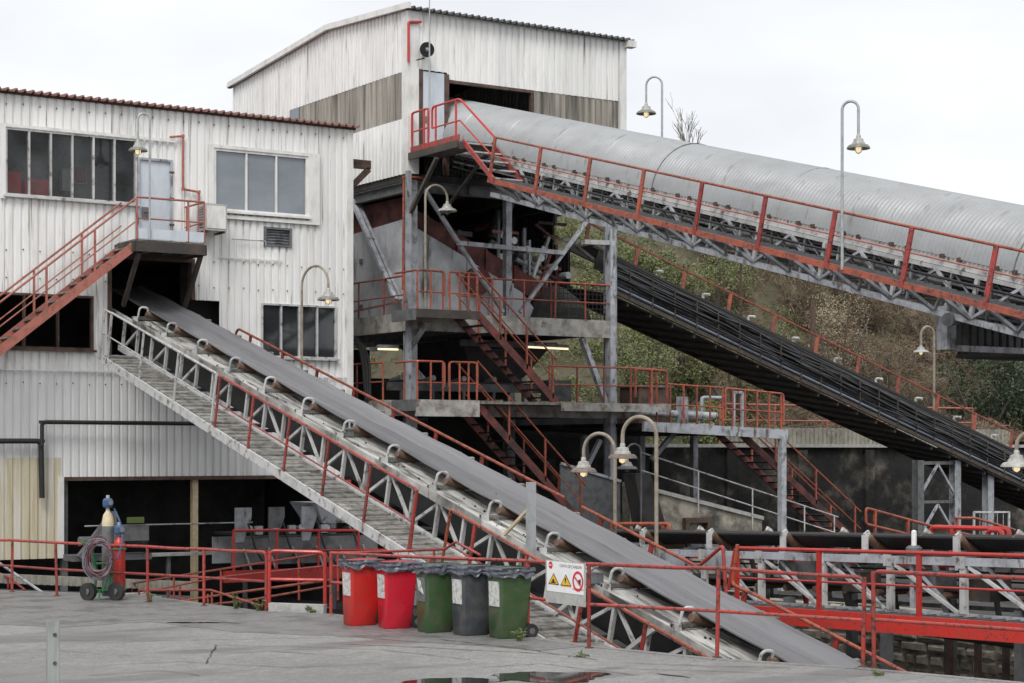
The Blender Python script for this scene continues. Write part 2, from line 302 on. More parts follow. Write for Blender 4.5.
PITCH = .22
def corr_profile(a0, a1, depth, pitch=PITCH, groove=False):
    """trapezoid rib profile between a0 and a1: list of (a, proud)"""
    pts = []; k = math.floor(a0 / pitch)
    while k * pitch < a1:
        b = k * pitch
        for t, d in (((0, 0), (.6, 0), (.7, -depth), (.9, -depth), (1.0, 0)) if groove else ((0, 0), (.58, 0), (.68, depth), (.9, depth), (1.0, 0))):
            pts.append((b + t * pitch, d))
        k += 1
    out = []
    def at(a):
        for (x0, d0), (x1, d1) in zip(pts, pts[1:]):
            if x0 <= a <= x1 and x1 > x0: return d0 + (d1 - d0) * (a - x0) / (x1 - x0)
        return 0
    out.append((a0, at(a0))); out += [p for p in pts if a0 + 1e-4 < p[0] < a1 - 1e-4]; out.append((a1, at(a1)))
    return [p for i, p in enumerate(out) if i == 0 or p[0] > out[i - 1][0] + 1e-5]
def clad(parent, axis, fixed, a0, a1, z0, z1, m, holes=(), sheet=.88, depth=.05, name='cladding_sheet', out=-1):
    """corrugated wall made of single sheets; axis 'x': wall in plane y=fixed, 'y': wall in plane x=fixed; z0/z1 may be functions"""
    f0 = z0 if callable(z0) else (lambda a: z0); f1 = z1 if callable(z1) else (lambda a: z1)
    cuts = {a0, a1}
    k = math.ceil(a0 / sheet + .02)
    while k * sheet < a1 - .05: cuts.add(k * sheet); k += 1
    hc = set()
    for h in holes:
        for e in (h[0], h[1]):
            if a0 < e < a1: hc.add(e)
    cuts = {c for c in cuts if c in (a0, a1) or all(abs(c - e) > .1 for e in hc)} | hc
    cuts = sorted(cuts)
    for c0, c1 in zip(cuts, cuts[1:]):
        mid = (c0 + c1) / 2
        hs = sorted([(h[2], h[3]) for h in holes if h[0] <= mid <= h[1]])
        segs = []; lo = None
        for h0, h1 in hs:
            if h0 > (f0(mid) if lo is None else lo) + .02: segs.append((lo, h0))
            lo = h1
        if lo is None or lo < f1(mid) - .02: segs.append((lo, None))
        pr = corr_profile(c0, c1, depth, groove=True)
        jit = random.uniform(0, .006)
        for s0, s1 in segs:
            mb = MB(); top = []; bot = []
            for a, d in pr:
                za = f0(a) if s0 is None else s0; zb = f1(a) if s1 is None else s1
                w = fixed + out * (d + jit)
                bot.append((a, w, za) if axis == 'x' else (w, a, za)); top.append((a, w, zb) if axis == 'x' else (w, a, zb))
            n = len(pr); mb.v = bot + top
            for i in range(n - 1):
                q = (i, i + 1, n + i + 1, n + i)
                mb.f.append(q if (axis == 'x') == (out < 0) else q[::-1])
            build(mb, name, m, parent)
def roof_sheets(parent, x0, x1, ya, za, yb, zb, m, name='roof_sheet', sheet=.88, depth=.05):
    x = x0
    while x < x1 - .05:
        xe = min(x1, x + sheet); pr = corr_profile(x, xe, depth); mb = MB(); n = len(pr)
        for (yy, zz) in ((ya, za), (yb, zb)):
            mb.v += [(a, yy, zz + d) for a, d in pr]
        for (yy, zz) in ((ya, za - .045), (yb, zb - .045)):
            mb.v += [(a, yy, zz + d) for a, d in pr]
        for i in range(n - 1):
            mb.f.append((i, i + 1, n + i + 1, n + i)); mb.f.append((2 * n + i, 3 * n + i, 3 * n + i + 1, 2 * n + i + 1)); mb.f.append((i + 1, i, 2 * n + i, 2 * n + i + 1))
        build(mb, name, m, parent); x = xe
def railing(name, label, cat, m, top, posts, mids=(), r=.025, pr=None, flat=False, group=None, parent=None, pm=None):
    """top: polyline; posts: [(foot, head)]; mids: polylines"""
    t = parent or thing(name, label, cat, tuple(posts[0][0]) if posts else tuple(top[0]), group)
    tube(t, 'top_rail', top, r, m)
    for q in mids: tube(t, 'mid_rail', q, r * .75, m)
    for a, b in posts:
        if flat: bar(t, 'post', a, b, .035, pr or .09, pm or m, up=(0, 1, 0))
        else: tube(t, 'post', [a, b], pr or r, pm or m)
    return t
def lerp(a, b, t): return V(a) * (1 - t) + V(b) * t
def straight_rail(name, label, m, A, B, h, n, mids=(.5,), cat='railing', r=.025, flat=False, group=None, parent=None, tilt=(0, 0, 1)):
    A = V(A); B = V(B); T = V(tilt)
    J = lambda a: V((random.uniform(-a, a), random.uniform(-a, a), random.uniform(-a, a) * .5))
    posts = [(lerp(A, B, i / (n - 1)), lerp(A, B, i / (n - 1)) + T * h + J(.015)) for i in range(n)]
    return railing(name, label, cat, m, [q for _, q in posts], posts, [[A + T * h * k, B + T * h * k] for k in mids], r, None, flat, group, parent)

# ================================================================== SETTING
FLOOR = -1.6
g = MB().poly([(-900, -900, FLOOR), (1500, -900, FLOOR), (1500, 1500, FLOOR), (-900, 1500, FLOOR)])
build(g, 'ground', 'pit', kind='structure')
edge = [(12.2, 38.3), (14.2, 35.4), (14.62, 30.5), (15.35, 29.3), (15.8, 25.8), (16.05, 23.9), (16.1, 22.3), (16.55, 20.2), (17.44, 18.35), (18.05, 16.0), (19.5, 11), (22, 0), (26, -40)]
outl = [(-120, -40), (-120, 46.4), (10.6, 46.4), (11.2, 40)] + edge
yo = MB().hexa([(x, y, FLOOR + .01) for x, y in reversed(outl)], [(x, y, 0) for x, y in reversed(outl)])
yard = build(yo, 'yard_pavement', 'yard', kind='structure')
kb = MB()                                       # raised concrete edge strip along the pit
for i in range(2, len(edge) - 1):
    a, b = V((*edge[i], 0)), V((*edge[i + 1], 0)); d = (b - a).normalized(); n = V((-d.y, d.x, 0)) * (1 if d.y < 0 else -1)
    n = V((-abs(n.x), n.y if n.x < 0 else -n.y, 0))
    kb.hexa([a + V((0, 0, -.3)), b + V((0, 0, -.3)), b + n * .16 + V((0, 0, -.3)), a + n * .16 + V((0, 0, -.3))], [a + V((0, 0, .012)), b + V((0, 0, .012)), b + n * .16 + V((0, 0, .012)), a + n * .16 + V((0, 0, .012))])
kb = build(kb, 'yard_edge_kerb', 'yard', yard)
def crack(pts, w, m='black', z=.0085, jit=.04, name='crack'):
    P = []
    for a, b in zip(pts, pts[1:]):
        k = max(2, int((V(b) - V(a)).length / .18))
        P += [lerp(a, b, i / k) for i in range(k)]
    P.append(V(pts[-1])); Lr = []; Rr = []
    for i, p in enumerate(P):
        d = (P[min(i + 1, len(P) - 1)] - P[max(i - 1, 0)]).normalized(); n = V((-d.y, d.x, 0)); ww = w * random.uniform(.3, 1.3); q = p + n * random.uniform(-jit, jit)
        Lr.append(q + n * ww); Rr.append(q - n * ww)
    mb = MB()
    for i in range(len(P) - 1): mb.poly([(*Lr[i].xy, z), (*Rr[i].xy, z), (*Rr[i + 1].xy, z), (*Lr[i + 1].xy, z)])
    build(mb, name, m, yard)
def gz(px, py): return PZ(px, py, 0)
crack([gz(205, 664), gz(211, 655), gz(216, 645)], .012, jit=.02)
crack([gz(216, 645), gz(300, 647), gz(380, 650), gz(470, 660)], .009, jit=.02)
crack([gz(60, 668), gz(180, 662), gz(290, 668), gz(400, 664)], .008)
crack([gz(620, 663), gz(700, 666), gz(790, 668)], .014)
crack([gz(0, 655), gz(40, 650), gz(130, 656)], .007)
crack([gz(90, 676), gz(160, 671), gz(200, 676)], .008)
crack([gz(480, 668), gz(540, 664), gz(640, 676)], .01)
crack([gz(0, 640), gz(160, 641), gz(330, 638)], .008)
crack([gz(330, 644), gz(430, 648), gz(560, 655)], .018)
crack([gz(440, 640), gz(520, 649), gz(600, 660)], .014)
crack([gz(600, 668), gz(720, 672), gz(860, 676)], .01)
crack([gz(100, 622), gz(190, 618), gz(240, 624)], .01)
crack([gz(655, 674), gz(690, 678)], .03); crack([gz(270, 652), gz(330, 655)], .012)
def blob(name, m, cx, cy, rx, ry, z, seed, parent=None, **k):
    mb = MB(); n = 48; pts = []
    for i in range(n):
        a = 2 * math.pi * i / n; f = 1 + .45 * MN.noise(V((math.cos(a) * 1.6 + seed, math.sin(a) * 1.6, seed))) + .15 * MN.noise(V((math.cos(a) * 5, math.sin(a) * 5 + seed, 1)))
        x, y = math.cos(a) * rx * f, math.sin(a) * ry * f
        pts.append((cx + _c * x + _s * y, cy - _s * x + _c * y, z))
    mb.poly(pts); return build(mb, name, m, parent, **k)
p = gz(550, 677); blob('puddle', 'water', p.x, p.y, .75, .55, .009, 3.1, kind='structure')
p = gz(455, 682); blob('puddle', 'water', p.x, p.y, .6, .35, .009, 5.7, kind='structure')
p = gz(198, 623); blob('puddle', 'water', p.x, p.y, .45, .1, .009, 9.2, kind='structure')

ap = []
for (p0, p1) in (((-90, 622), (60, 627)), ((60, 627), (150, 622)), ((150, 622), (235, 632)), ((235, 632), (330, 636)), ((330, 636), (420, 642)), ((420, 642), (560, 652))):
    for k in range(6): q = gz(*lerp((*p0, 0), (*p1, 0), k / 6).xy); ap.append((q.x + random.uniform(-.05, .05), q.y + random.uniform(-.1, .1), .004))
ap += [(16.0, 22.6, .004), (15.9, 24.2, .004), (15.65, 25.8, .004), (15.2, 29.2, .004), (14.5, 30.6, .004), (14.1, 35.2, .004), (12.1, 38.1, .004), (8, 38.6, .004)]
build(MB().poly(ap[::-1]), 'asphalt_strip', 'asphalt', kind='structure')
# hillside beyond the retaining wall
def hz(x, y):
    t = min(max((y - 55) / 24, 0), 1); s = min(max((x - 34) / 14, 0), 1); s = s * s * (3 - 2 * s)
    h = 3.2 + 12.5 * (t * t * (3 - 2 * t)) + .9 * MN.noise(V((x * .12, y * .12, 0))) + .35 * MN.noise(V((x * .45, y * .45, 3)))
    far = min(max((y - 79) / 120, 0), 1)
    return FLOOR - .3 + (h + 1.9) * s * (1 - .5 * far)
hm = MB(); NX, NY = 70, 60
for j in range(NY):
    for i in range(NX):
        x = 33 + (i / (NX - 1)) ** 1.5 * 200; y = 54.6 + (j / (NY - 1)) ** 1.6 * 160; hm.v.append((x, y, hz(x, y)))
for j in range(NY - 1):
    for i in range(NX - 1): hm.f.append((j * NX + i, j * NX + i + 1, (j + 1) * NX + i + 1, (j + 1) * NX + i))
build(hm, 'hillside', 'soil', smooth=True, kind='structure')

# ================================================================== WORKSHOP BUILDING (left)
FY = 47.0
wk = thing('workshop_building', 'white corrugated workshop with red sheet roof edge and long windows', 'building', (15, FY, 0))
holes = [(15.12, 18.66, 9.4, 11.12), (18.67, 19.66, 8.45, 10.66), (20.85, 23.7, 9.4, 11.1), (22.4, 23.16, 8.57, 9.02), (22.27, 24.6, 5.46, 6.95),
         (12.0, 17.46, 5.5, 6.92), (17.95, 20.2, 5.4, 8.05), (20.2, 21.05, 5.9, 6.95)]
clad(wk, 'x', FY, 8.0, 25.05, 4.95, 12.02, 'clad', holes)
clad(wk, 'x', FY + .02, 8.0, 25.05, 2.2, 4.95, 'clad_grey', [(8, 16.6, 2.2, 2.7)])
clad(wk, 'x', FY + .01, 8.0, 16.6, .1, 2.7, 'clad_cream')
clad(wk, 'y', 25.05, FY, 57, 2.2, 12.0, 'clad', out=1)
clad(wk, 'x', 57, 8.0, 25.05, -1.5, 12.4, 'clad_dark', out=1)
clad(wk, 'y', 8.0, FY, 57, 0, 12.0, 'clad')
roof_sheets(wk, 7.9, 25.25, FY - .22, 12.06, 57.2, 12.75, 'roofred')
box(wk, 'eaves_fascia', (7.95, 25.2, FY - .06, FY + .02, 11.98, 12.03), 'rust')
box(wk, 'corner_trim', (24.93, 25.12, FY - .06, FY + .12, 2.2, 11.9), 'trim')
box(wk, 'corner_trim', (16.5, 16.66, FY - .05, FY + .1, .1, 2.2), 'trim')
for z in (4.93, 8.12): box(wk, 'seam_flashing', (21.0 if z > 5 else 8.2, 24.9 if z < 5 else 22.9, FY - .06, FY - .037, z, z + .035), 'trim')
box(wk, 'lintel', (16.66, 25.0, FY - .05, FY + .06, 2.1, 2.2), 'rust')
for z in (11.72, 8.0, 7.3, 4.6):          # rows of fixing screws
    mb = MB(); x = 8.1
    while x < 24.9:
        if not any(h[0] - .05 < x < h[1] + .05 and h[2] < z < h[3] for h in holes) and not (z > 4.95 and False): mb.box(x, x + .028, FY - .02, FY - .003, z + .02 * math.sin(x * 9), z + .035 + .02 * math.sin(x * 9))
        x += PITCH * 2
    build(mb, 'fixing_screws', 'grime', wk, kind='stuff')
# interior
box(wk, 'floor_slab', (8.05, 25.0, FY + .1, 56.9, 8.1, 8.3), 'dark')
box(wk, 'floor_slab', (8.05, 25.0, FY + .1, 56.9, 4.85, 5.05), 'dark')
box(wk, 'partition_wall', (8.05, 25.0, 49.3, 49.45, 8.3, 12.0), 'signgrey')
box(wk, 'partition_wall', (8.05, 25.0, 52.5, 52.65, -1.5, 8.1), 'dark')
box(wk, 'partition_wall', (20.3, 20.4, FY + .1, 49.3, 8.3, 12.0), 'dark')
for x in (16.75, 20.4, 24.6): box(wk, 'column', (x - .08, x + .08, FY + .15, FY + .31, FLOOR, 4.85), 'cream' if x == 20.4 else 'greydark')
def window(parent, x0, x1, z0, z1, y, n, fm, gm, fw=.05, splits=None):
    mb = MB(); d0, d1 = y - .05, y + .09
    mb.box(x0, x1, d0, d1, z1 - fw, z1); mb.box(x0, x1, d0, d1, z0, z0 + fw); mb.box(x0, x0 + fw, d0, d1, z0 + fw, z1 - fw); mb.box(x1 - fw, x1, d0, d1, z0 + fw, z1 - fw)
    w = build(mb, 'window', fm, parent)
    e = [x0 + fw + (x1 - x0 - 2 * fw) * i / n for i in range(n + 1)]
    for i in range(1, n): box(w, 'mullion', (e[i] - .025, e[i] + .025, y - .045, y + .08, z0 + fw, z1 - fw), fm)
    for i in range(n): box(w, 'pane', (e[i] + .02, e[i + 1] - .02, y + .02, y + .03, z0 + fw, z1 - fw), gm)
    box(w, 'sill', (x0 - .06, x1 + .06, y - .13, y - .052, z0 - .05, z0 + .01), fm)
    return w
window(wk, 15.12, 18.66, 9.4, 11.12, FY, 6, 'white', 'glassclear')
window(wk, 20.85, 23.7, 9.4, 11.1, FY, 3, 'trim', 'glass', .07)
window(wk, 22.27, 24.6, 5.46, 6.95, FY, 4, 'white', 'glassdark', .05)
w3 = window(wk, 12.0, 17.46, 5.5, 6.92, FY, 6, 'rust', 'glassdark', .06)
for o in [c for c in w3.children if c.name.startswith('pane')][1:6]: bpy.data.objects.remove(o)
for k, (x0, x1, z0, z1) in enumerate([(14.98, 15.12, 9.3, 11.13), (14.98, 19.75, 11.131, 11.21), (20.7, 20.85, 9.301, 11.099), (20.7, 24.05, 11.1, 11.19), (23.7, 24.05, 9.301, 11.099), (20.7, 24.05, 9.2, 9.3)]):
    box(wk, 'window_trim', (x0, x1, FY - .08, FY - .04, z0, z1), 'trim')
lv = MB(); lv.box(22.4, 23.16, FY + .12, FY + .14, 8.57, 9.02); lv.box(22.36, 22.42, FY - .05, FY + .12, 8.53, 9.06); lv.box(23.14, 23.2, FY - .05, FY + .12, 8.53, 9.06); lv.box(22.42, 23.14, FY - .05, FY + .12, 9.0, 9.06); lv.box(22.42, 23.14, FY - .05, FY + .12, 8.53, 8.58)
lv = build(lv, 'vent', 'greydark', wk)
for k in range(5): bar(lv, 'slat', (22.43, FY + .06, 8.63 + .08 * k), (23.13, FY + .06, 8.63 + .08 * k), .07, .012, 'grey', up=(0, .6, .8))
d = box(wk, 'door', (18.73, 19.6, FY + .0, FY + .05, 8.46, 10.6), 'doorblue')
fr = MB(); fr.box(18.67, 18.73, FY - .06, FY + .08, 8.46, 10.66); fr.box(19.6, 19.66, FY - .06, FY + .08, 8.46, 10.66); fr.box(18.73, 19.6, FY - .06, FY + .08, 10.6, 10.66)
build(fr, 'frame', 'grey', d)
box(d, 'lock_plate', (18.8, 18.98, FY - .04, FY - .002, 9.05, 9.35), 'greydark'); tube(d, 'handle', [(18.86, FY - .05, 9.2), (18.86, FY - .1, 9.2), (19.0, FY - .1, 9.2)], .015, 'rust')
for z in (8.9, 9.6, 10.3): box(d, 'hinge', (19.56, 19.7, FY - .075, FY - .061, z, z + .05), 'rust')
# opening where the conveyor leaves
fr = MB(); fr.box(17.85, 17.95, FY - .06, FY + .2, 5.4, 8.05); fr.box(20.2, 20.3, FY - .06, FY + .2, 6.95, 8.05); fr.box(17.95, 20.2, FY - .06, FY + .2, 7.95, 8.05)
build(fr, 'opening_frame', 'rust', wk)
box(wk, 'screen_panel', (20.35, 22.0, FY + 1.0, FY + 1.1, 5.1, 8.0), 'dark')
# brown bracket on the corner
t = MB(); a = PY(354, 152, FY); t.box(25.1, 26.0, FY + .5, FY + .62, 11.0, 11.25); t.bar((25.12, FY + .56, 10.2), (25.95, FY + .56, 11.0), .12, .16)
build(t, 'corner_bracket', 'rust', wk)
# interior things behind the long window
c = thing('cabinet', 'red cabinet standing behind the long workshop window', 'cabinet', (15.5, 47.9, 8.3))
box(c, 'body', (15.2, 15.75, 47.6, 48.2, 8.3, 10.1), 'redbright'); box(c, 'door', (15.24, 15.71, 47.57, 47.6, 8.4, 10.0), 'redbright'); box(c, 'handle', (15.6, 15.63, 47.54, 47.57, 9.2, 9.4), 'greydark')
c = thing('tool_chest', 'low red tool chest behind the long workshop window', 'tool chest', (16.2, 47.9, 8.3))
box(c, 'body', (15.85, 16.5, 47.6, 48.2, 8.3, 9.95), 'redbright')
for k in range(4): box(c, 'drawer', (15.9, 16.45, 47.57, 47.6, 8.4 + k * .38, 8.72 + k * .38), 'redbright')
p = thing('notice', 'red and white fire notice on the wall behind the long window', 'notice', (17.9, 49.2, 10)); box(p, 'sheet', (17.8, 18.1, 49.27, 49.28, 10.2, 10.65), 'signred'); box(p, 'border', (17.77, 18.13, 49.281, 49.288, 10.17, 10.68), 'signwhite')
p = thing('control_panel', 'white control box on a post behind the long window', 'control box', (17.5, 49, 8.3)); box(p, 'cover', (17.3, 17.55, 48.9, 49.1, 9.9, 10.5), 'trim'); box(p, 'post', (17.38, 17.46, 48.98, 49.05, 8.3, 9.9), 'greydark')

# air conditioner, pipes on the facade
ac = thing('air_conditioner', 'boxy grey air conditioner on brackets beside the landing', 'air conditioner', (20.9, FY - .2, 8.7))
a = PY(204, 226, FY - .5); b = PY(228, 197, FY - .5); ax0, ax1, az0, az1 = 20.35, 20.98, 8.78, 9.5
box(ac, 'housing', (ax0, ax1, FY - .62, FY - .2, az0, az1), 'signgrey')
gr = box(ac, 'fan_grille', (ax0 - .012, ax0, FY - .58, FY - .24, az0 + .08, az1 - .08), 'greydark')
for k in range(8): box(gr, 'slat', (ax0 - .02, ax0 - .0121, FY - .58, FY - .24, az0 + .1 + k * .07, az0 + .125 + k * .07), 'grey')
box(ac, 'side_panel', (ax0 + .04, ax1 - .04, FY - .635, FY - .62, az0 + .06, az1 - .06), 'trim')
for x in (ax0 + .08, ax1 - .08): bar(ac, 'bracket', (x, FY - .65, az0 - .03), (x, FY - .02, az0 - .03), .05, .05, 'rust')
def pipe(name, label, pts, r, m, cat='pipe', clamps=0, rad=.12):
    t = thing(name, label, cat, tuple(pts[0])); tube(t, 'pipe_run', arc(pts, rad), r, m, 10)
    for k in range(clamps):
        q = lerp(pts[0], pts[-1], (k + .5) / clamps) if len(pts) == 2 else V(pts[min(k + 1, len(pts) - 2)])
        build(MB().lathe([(r * 1.5, -.04), (r * 1.5, .04)], q, 10), 'coupling', m, t)
    return t
yy = FY - .1
pipe('water_pipe', 'thin rusty red pipe stepping down the wall beside the pale blue door', [PY(170, 137, yy), PY(183, 136, yy), PY(183, 189, yy), PY(199, 192, yy), PY(199, 236, yy)], .03, 'redpink', clamps=3, rad=.08)
pipe('black_pipe', 'black drain pipe elbowing down the yellowed wall corner', [PY(-60, 441, yy - .1), PY(41, 441, yy - .1), PY(42, 498, yy - .1)], .07, 'black', clamps=1)
pipe('black_pipe', 'long black pipe running level under the white workshop wall', [PY(42, 446, yy - .2), PY(42, 422, yy - .2), PY(230, 424, yy - .2), PY(290, 427, yy - .2)], .055, 'black', clamps=2)
tube(None, 'wall_conduit', arc([PY(232, 239, yy), PY(266, 241, yy), PY(266, 246, yy)], .05), .015, 'grey', label='thin grey conduit beneath the air conditioner on the white wall', cat='conduit')
# ------------------------------------------------ landing and stair on the facade
ld = thing('entrance_landing', 'steel landing with white kick plates under the pale blue door', 'landing', (19.2, 46.3, 8.2))
lx0, lx1, ly0, ly1 = 18.1, 20.02, 45.7, FY - .06
box(ld, 'deck', (lx0, lx1, ly0, ly1, 8.3, 8.34), 'tread')
for (x0, x1, y0, y1) in ((lx0, lx1, ly0 - .08, ly0), (lx0, lx1, ly1 - .1, ly1), (lx1, lx1 + .08, ly0, ly1), (lx0 - .08, lx0, ly0, ly1)): box(ld, 'edge_beam', (x0, x1, y0, y1, 8.02, 8.29), 'grime')
for x in (18.7, 19.3, 19.9): box(ld, 'joist', (x, x + .08, ly0, ly1 - .1, 8.08, 8.28), 'greydark')
box(ld, 'kick_plate', (lx0 + .1, lx1, ly0 - .02, ly0 + .01, 8.36, 8.62), 'doorblue')
for x in (lx0 + .15, lx1 - .05): bar(ld, 'knee_brace', (x, ly0 + .1, 8.02), (x, FY - .1, 6.7), .1, .12, 'grime')
railing('railing', 'rusty chalky red guard rail round the landing at the pale blue door', 'railing', 'redpink', [(lx0 + .05, ly0, 9.42), (lx1, ly0, 9.42), (lx1, ly1, 9.42)],
        [((x, ly0, 8.34), (x, ly0, 9.42)) for x in (lx0 + .05, lx1 - .45, lx1)] + [((lx1, ly1 - .1, 8.34), (lx1, ly1 - .1, 9.42))], [[(lx0 + .05, ly0, 8.88), (lx1, ly0, 8.88), (lx1, ly1, 8.88)]], .028)
def stair(name, label, axis_dir, top, bot, width_vec, n, sm, tm, rm, rh=1.05, group=None, rails=(0, 1), nposts=4):
    """open steel stair: stringers, single treads and handrails; top/bot of the first stringer, second offset by width_vec"""
    top, bot, wv = V(top), V(bot), V(width_vec)
    t = thing(name, label, 'staircase', tuple(bot), group)
    for k in (0, 1): bar(t, 'stringer', top + wv * k, bot + wv * k, .05, .22, sm)
    for i in range(n):
        c = lerp(bot, top, (i + .6) / n); d = (top - bot); d.z = 0; d = d.normalized() * .125; e = wv.normalized() * .03
        build(MB().hexa([c - d + e, c + d + e, c + d + wv - e, c - d + wv - e], [p + V((0, 0, .04)) for p in (c - d + e, c + d + e, c + d + wv - e, c - d + wv - e)]), 'tread', tm, t)
    up = V((0, 0, 1))
    for k in rails:
        o = wv * k
        hr = tube(t, 'handrail', [bot + o + up * rh, top + o + up * rh], .028, rm); tube(t, 'mid_rail', [bot + o + up * rh * .5, top + o + up * rh * .5], .018, rm)
        for i in range(nposts):
            q = lerp(bot, top, (i + .15) / nposts) + o; bar(t, 'baluster', q, q + up * rh, .05, .05, rm)
    return t
sl = math.tan(R(38.7))
stair('steel_staircase', 'chalky red steel stair climbing the white wall to the landing', 'x', (18.12, 45.75, 8.18), (8.0, 45.75, 8.18 - 10.12 * sl), (0, .95, 0), 34, 'redpink', 'tread', 'redpink', 1.2, nposts=8)

# ================================================================== SCREENING TOWER
TX0, TX1, TY0, TY1 = 26.95, 34.6, 47.0, 59.1
tw = thing('screening_tower', 'tall white clad tower on an open grey steel frame', 'tower', (TX0, TY0, 0))
def gab(y): return 15.66 + .33 * (y - TY0) / 4.9 if y < 51.9 else 15.99 - .6 * (y - 51.9) / 7.2
clad(tw, 'y', TX0, TY0, TY1, 10.92, 12.53, 'clad')
clad(tw, 'y', TX0, 54.0, TY1, 12.53, 13.9, 'clad', [(54.0, 54.7, 13.45, 13.9)])
clad(tw, 'y', TX0 + .015, TY0 + .35, 54.0, 12.53, 13.9, 'clad_brown')
clad(tw, 'y', TX0, TY0, TY1, 13.9, gab, 'clad')
window_f = box(tw, 'small_pane', (TX0 - .02, TX0 + .02, 54.02, 54.68, 13.47, 13.88), 'glass')
OX0 = 28.32
clad(tw, 'x', TY0, TX0, TX1, 13.75, 15.66, 'clad', [(26.9, 28.25, 13.7, 13.95)])
clad(tw, 'x', TY0 + .02, 31.25, TX1, 10.92, 13.75, 'clad_brown')
box(tw, 'corner_trim', (TX0 - .05, TX0 + .32, TY0 - .055, TY0 + .3, 10.9, 15.6), 'trim')
box(tw, 'corner_trim', (TX1 - .1, TX1 + .14, TY0 - .06, TY0 + .2, 10.9, 15.6), 'trim')
box(tw, 'door_post', (TX0 + .33, TX0 + .45, TY0 - .04, TY0 + .02, 11.5, 13.95), 'rust')
box(tw, 'opening_header', (28.2, 31.3, TY0 - .02, TY0 + .1, 13.66, 13.75), 'rust')
box(tw, 'opening_jamb', (28.15, 28.3, TY0 - .045, TY0 + .1, 10.95, 13.9), 'rust')
box(tw, 'opening_jamb', (31.2, 31.3, TY0 - .03, TY0 + .1, 10.95, 13.66), 'rust')
dr = box(tw, 'door', (27.43, 28.14, TY0 - .03, TY0 + .03, 11.55, 13.9), 'doorblue'); box(dr, 'handle', (27.5, 27.53, TY0 - .07, TY0 - .03, 12.4, 12.6), 'greydark')
clad(tw, 'y', TX1, TY0, TY1, 10.92, gab, 'clad', out=1)
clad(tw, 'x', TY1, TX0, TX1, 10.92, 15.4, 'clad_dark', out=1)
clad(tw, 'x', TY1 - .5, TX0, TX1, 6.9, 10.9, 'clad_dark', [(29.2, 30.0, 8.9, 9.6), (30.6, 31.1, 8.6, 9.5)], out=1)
roof_sheets(tw, TX0 - .15, TX1 + .3, TY0 - .25, 15.66, 51.9, 16.02, 'roofgrey'); roof_sheets(tw, TX0 - .15, TX1 + .3, 51.9, 16.02, TY1 + .2, 15.38, 'roofgrey')
vt = MB()
vt.bar((TX0 - .12, TY0 - .28, 15.7), (TX0 - .12, 51.9, 16.03), .1, .17); vt.bar((TX0 - .12, 51.9, 16.03), (TX0 - .12, TY1 + .1, 15.43), .1, .17)
build(vt, 'verge_trim', 'trim', tw)
box(tw, 'gutter_end', (TX1 + .05, TX1 + .35, TY0 - .3, TY0 - .02, 15.42, 15.62), 'trim')
box(tw, 'floor', (TX0 + .05, TX1 - .05, TY0 + .1, TY1 - .1, 10.72, 10.92), 'dark')
# frame
for (x, y) in ((27.1, 47.15), (34.3, 47.2), (30.55, 47.3), (27.1, 53), (34.3, 53), (27.1, 58.9), (34.3, 58.9)):
    w = .3 if (x, y) != (30.55, 47.3) else .2
    z0 = 6.9 if (x, y) == (30.55, 47.3) else FLOOR
    c = MB(); c.ibeam((x, y, z0), (x, y, 10.72), w, w, up=(0, 1, 0), t=.03); build(c, 'column', 'grey', tw)
box(tw, 'column_casing', (33.95, 34.14, 46.7, 47.0, 1.0, 10.6), 'grey')
for z, h in ((10.55, .3),):
    ibeam(tw, 'beam', (TX0, 47.1, z), (TX1, 47.1, z), .2, h, 'greydark'); ibeam(tw, 'beam', (27.1, 47, z), (27.1, 59, z), .2, h, 'greydark')
for x in (29, 31, 33): ibeam(tw, 'beam', (x, 47, 10.55), (x, 59, 10.55), .15, .28, 'dark')
def deck(z, x0, x1, y0, y1, fh, name):
    box(tw, name, (x0, x1, y0, y1, z - .05, z), 'tread')
    box(tw, 'fascia_beam', (x0, x1, y0 - .07, y0, z - fh, z + .03), 'grimywhite')
    box(tw, 'fascia_beam', (x0 - .07, x0, y0 - .07, y1, z - fh, z + .03), 'grimywhite')
    for k in range(5):
        x = x0 + (x1 - x0) * (k + .5) / 5; box(tw, 'joist', (x - .06, x + .06, y0, y1, z - fh + .05, z - .05), 'greydark')
deck(6.85, TX0, 34.2, 46.8, 58.5, .5, 'deck'); deck(4.3, TX0 - .9, 35.2, 46.8, 56, .42, 'deck')
# braces
def br(p, q, w=.12, m='grey'): bar(tw, 'brace', p, q, w, w * .8, m)
br(PY(424, 189, 46.95), PY(503, 312, 46.95)); br(PY(598, 206, 46.95), PY(520, 312, 46.95)); br(PY(458, 243, 46.9), PY(563, 253, 46.9), .16)
br(PX(352, 200, 27.0), PX(396, 300, 27.0), .13); br(PX(357, 200, 27.15), PX(401, 300, 27.15), .1)
br(PY(437, 158, 45.3), PY(406, 222, 46.8), .12, 'grime')
br(PY(582, 338, 46.9), PY(608, 410, 46.9), .18); br(PY(428, 322, 46.2), PY(408, 352, 47), .12); br(PY(600, 440, 46.9), PY(575, 490, 46.9), .15)
bar(tw, 'bracket_beam', PY(583, 242, 46.8), PY(609, 243, 46.8), .2, .14, 'white')
bar(tw, 'post', (26.72, 46.6, FLOOR), (26.72, 46.6, 10.9), .13, .13, 'grey')
bar(tw, 'pipe_rail', PX(352, 312, 26.85), PX(398, 302, 26.85), .05, .05, 'redorange')
hb = thing('hose_bundle', 'black hoses looping over the lower tower deck beside the workshop corner', 'hose', tuple(PY(356, 385, 47.6)))
for k in range(3): tube(hb, 'hose', arc([PY(345, 338 + k * 3, 47.6), PY(356 + k * 3, 336 + k * 3, 47.6), PY(363 + k * 3, 360, 47.6), PY(366 + k * 2, 400, 47.6)], .4), .05, 'black', 8)
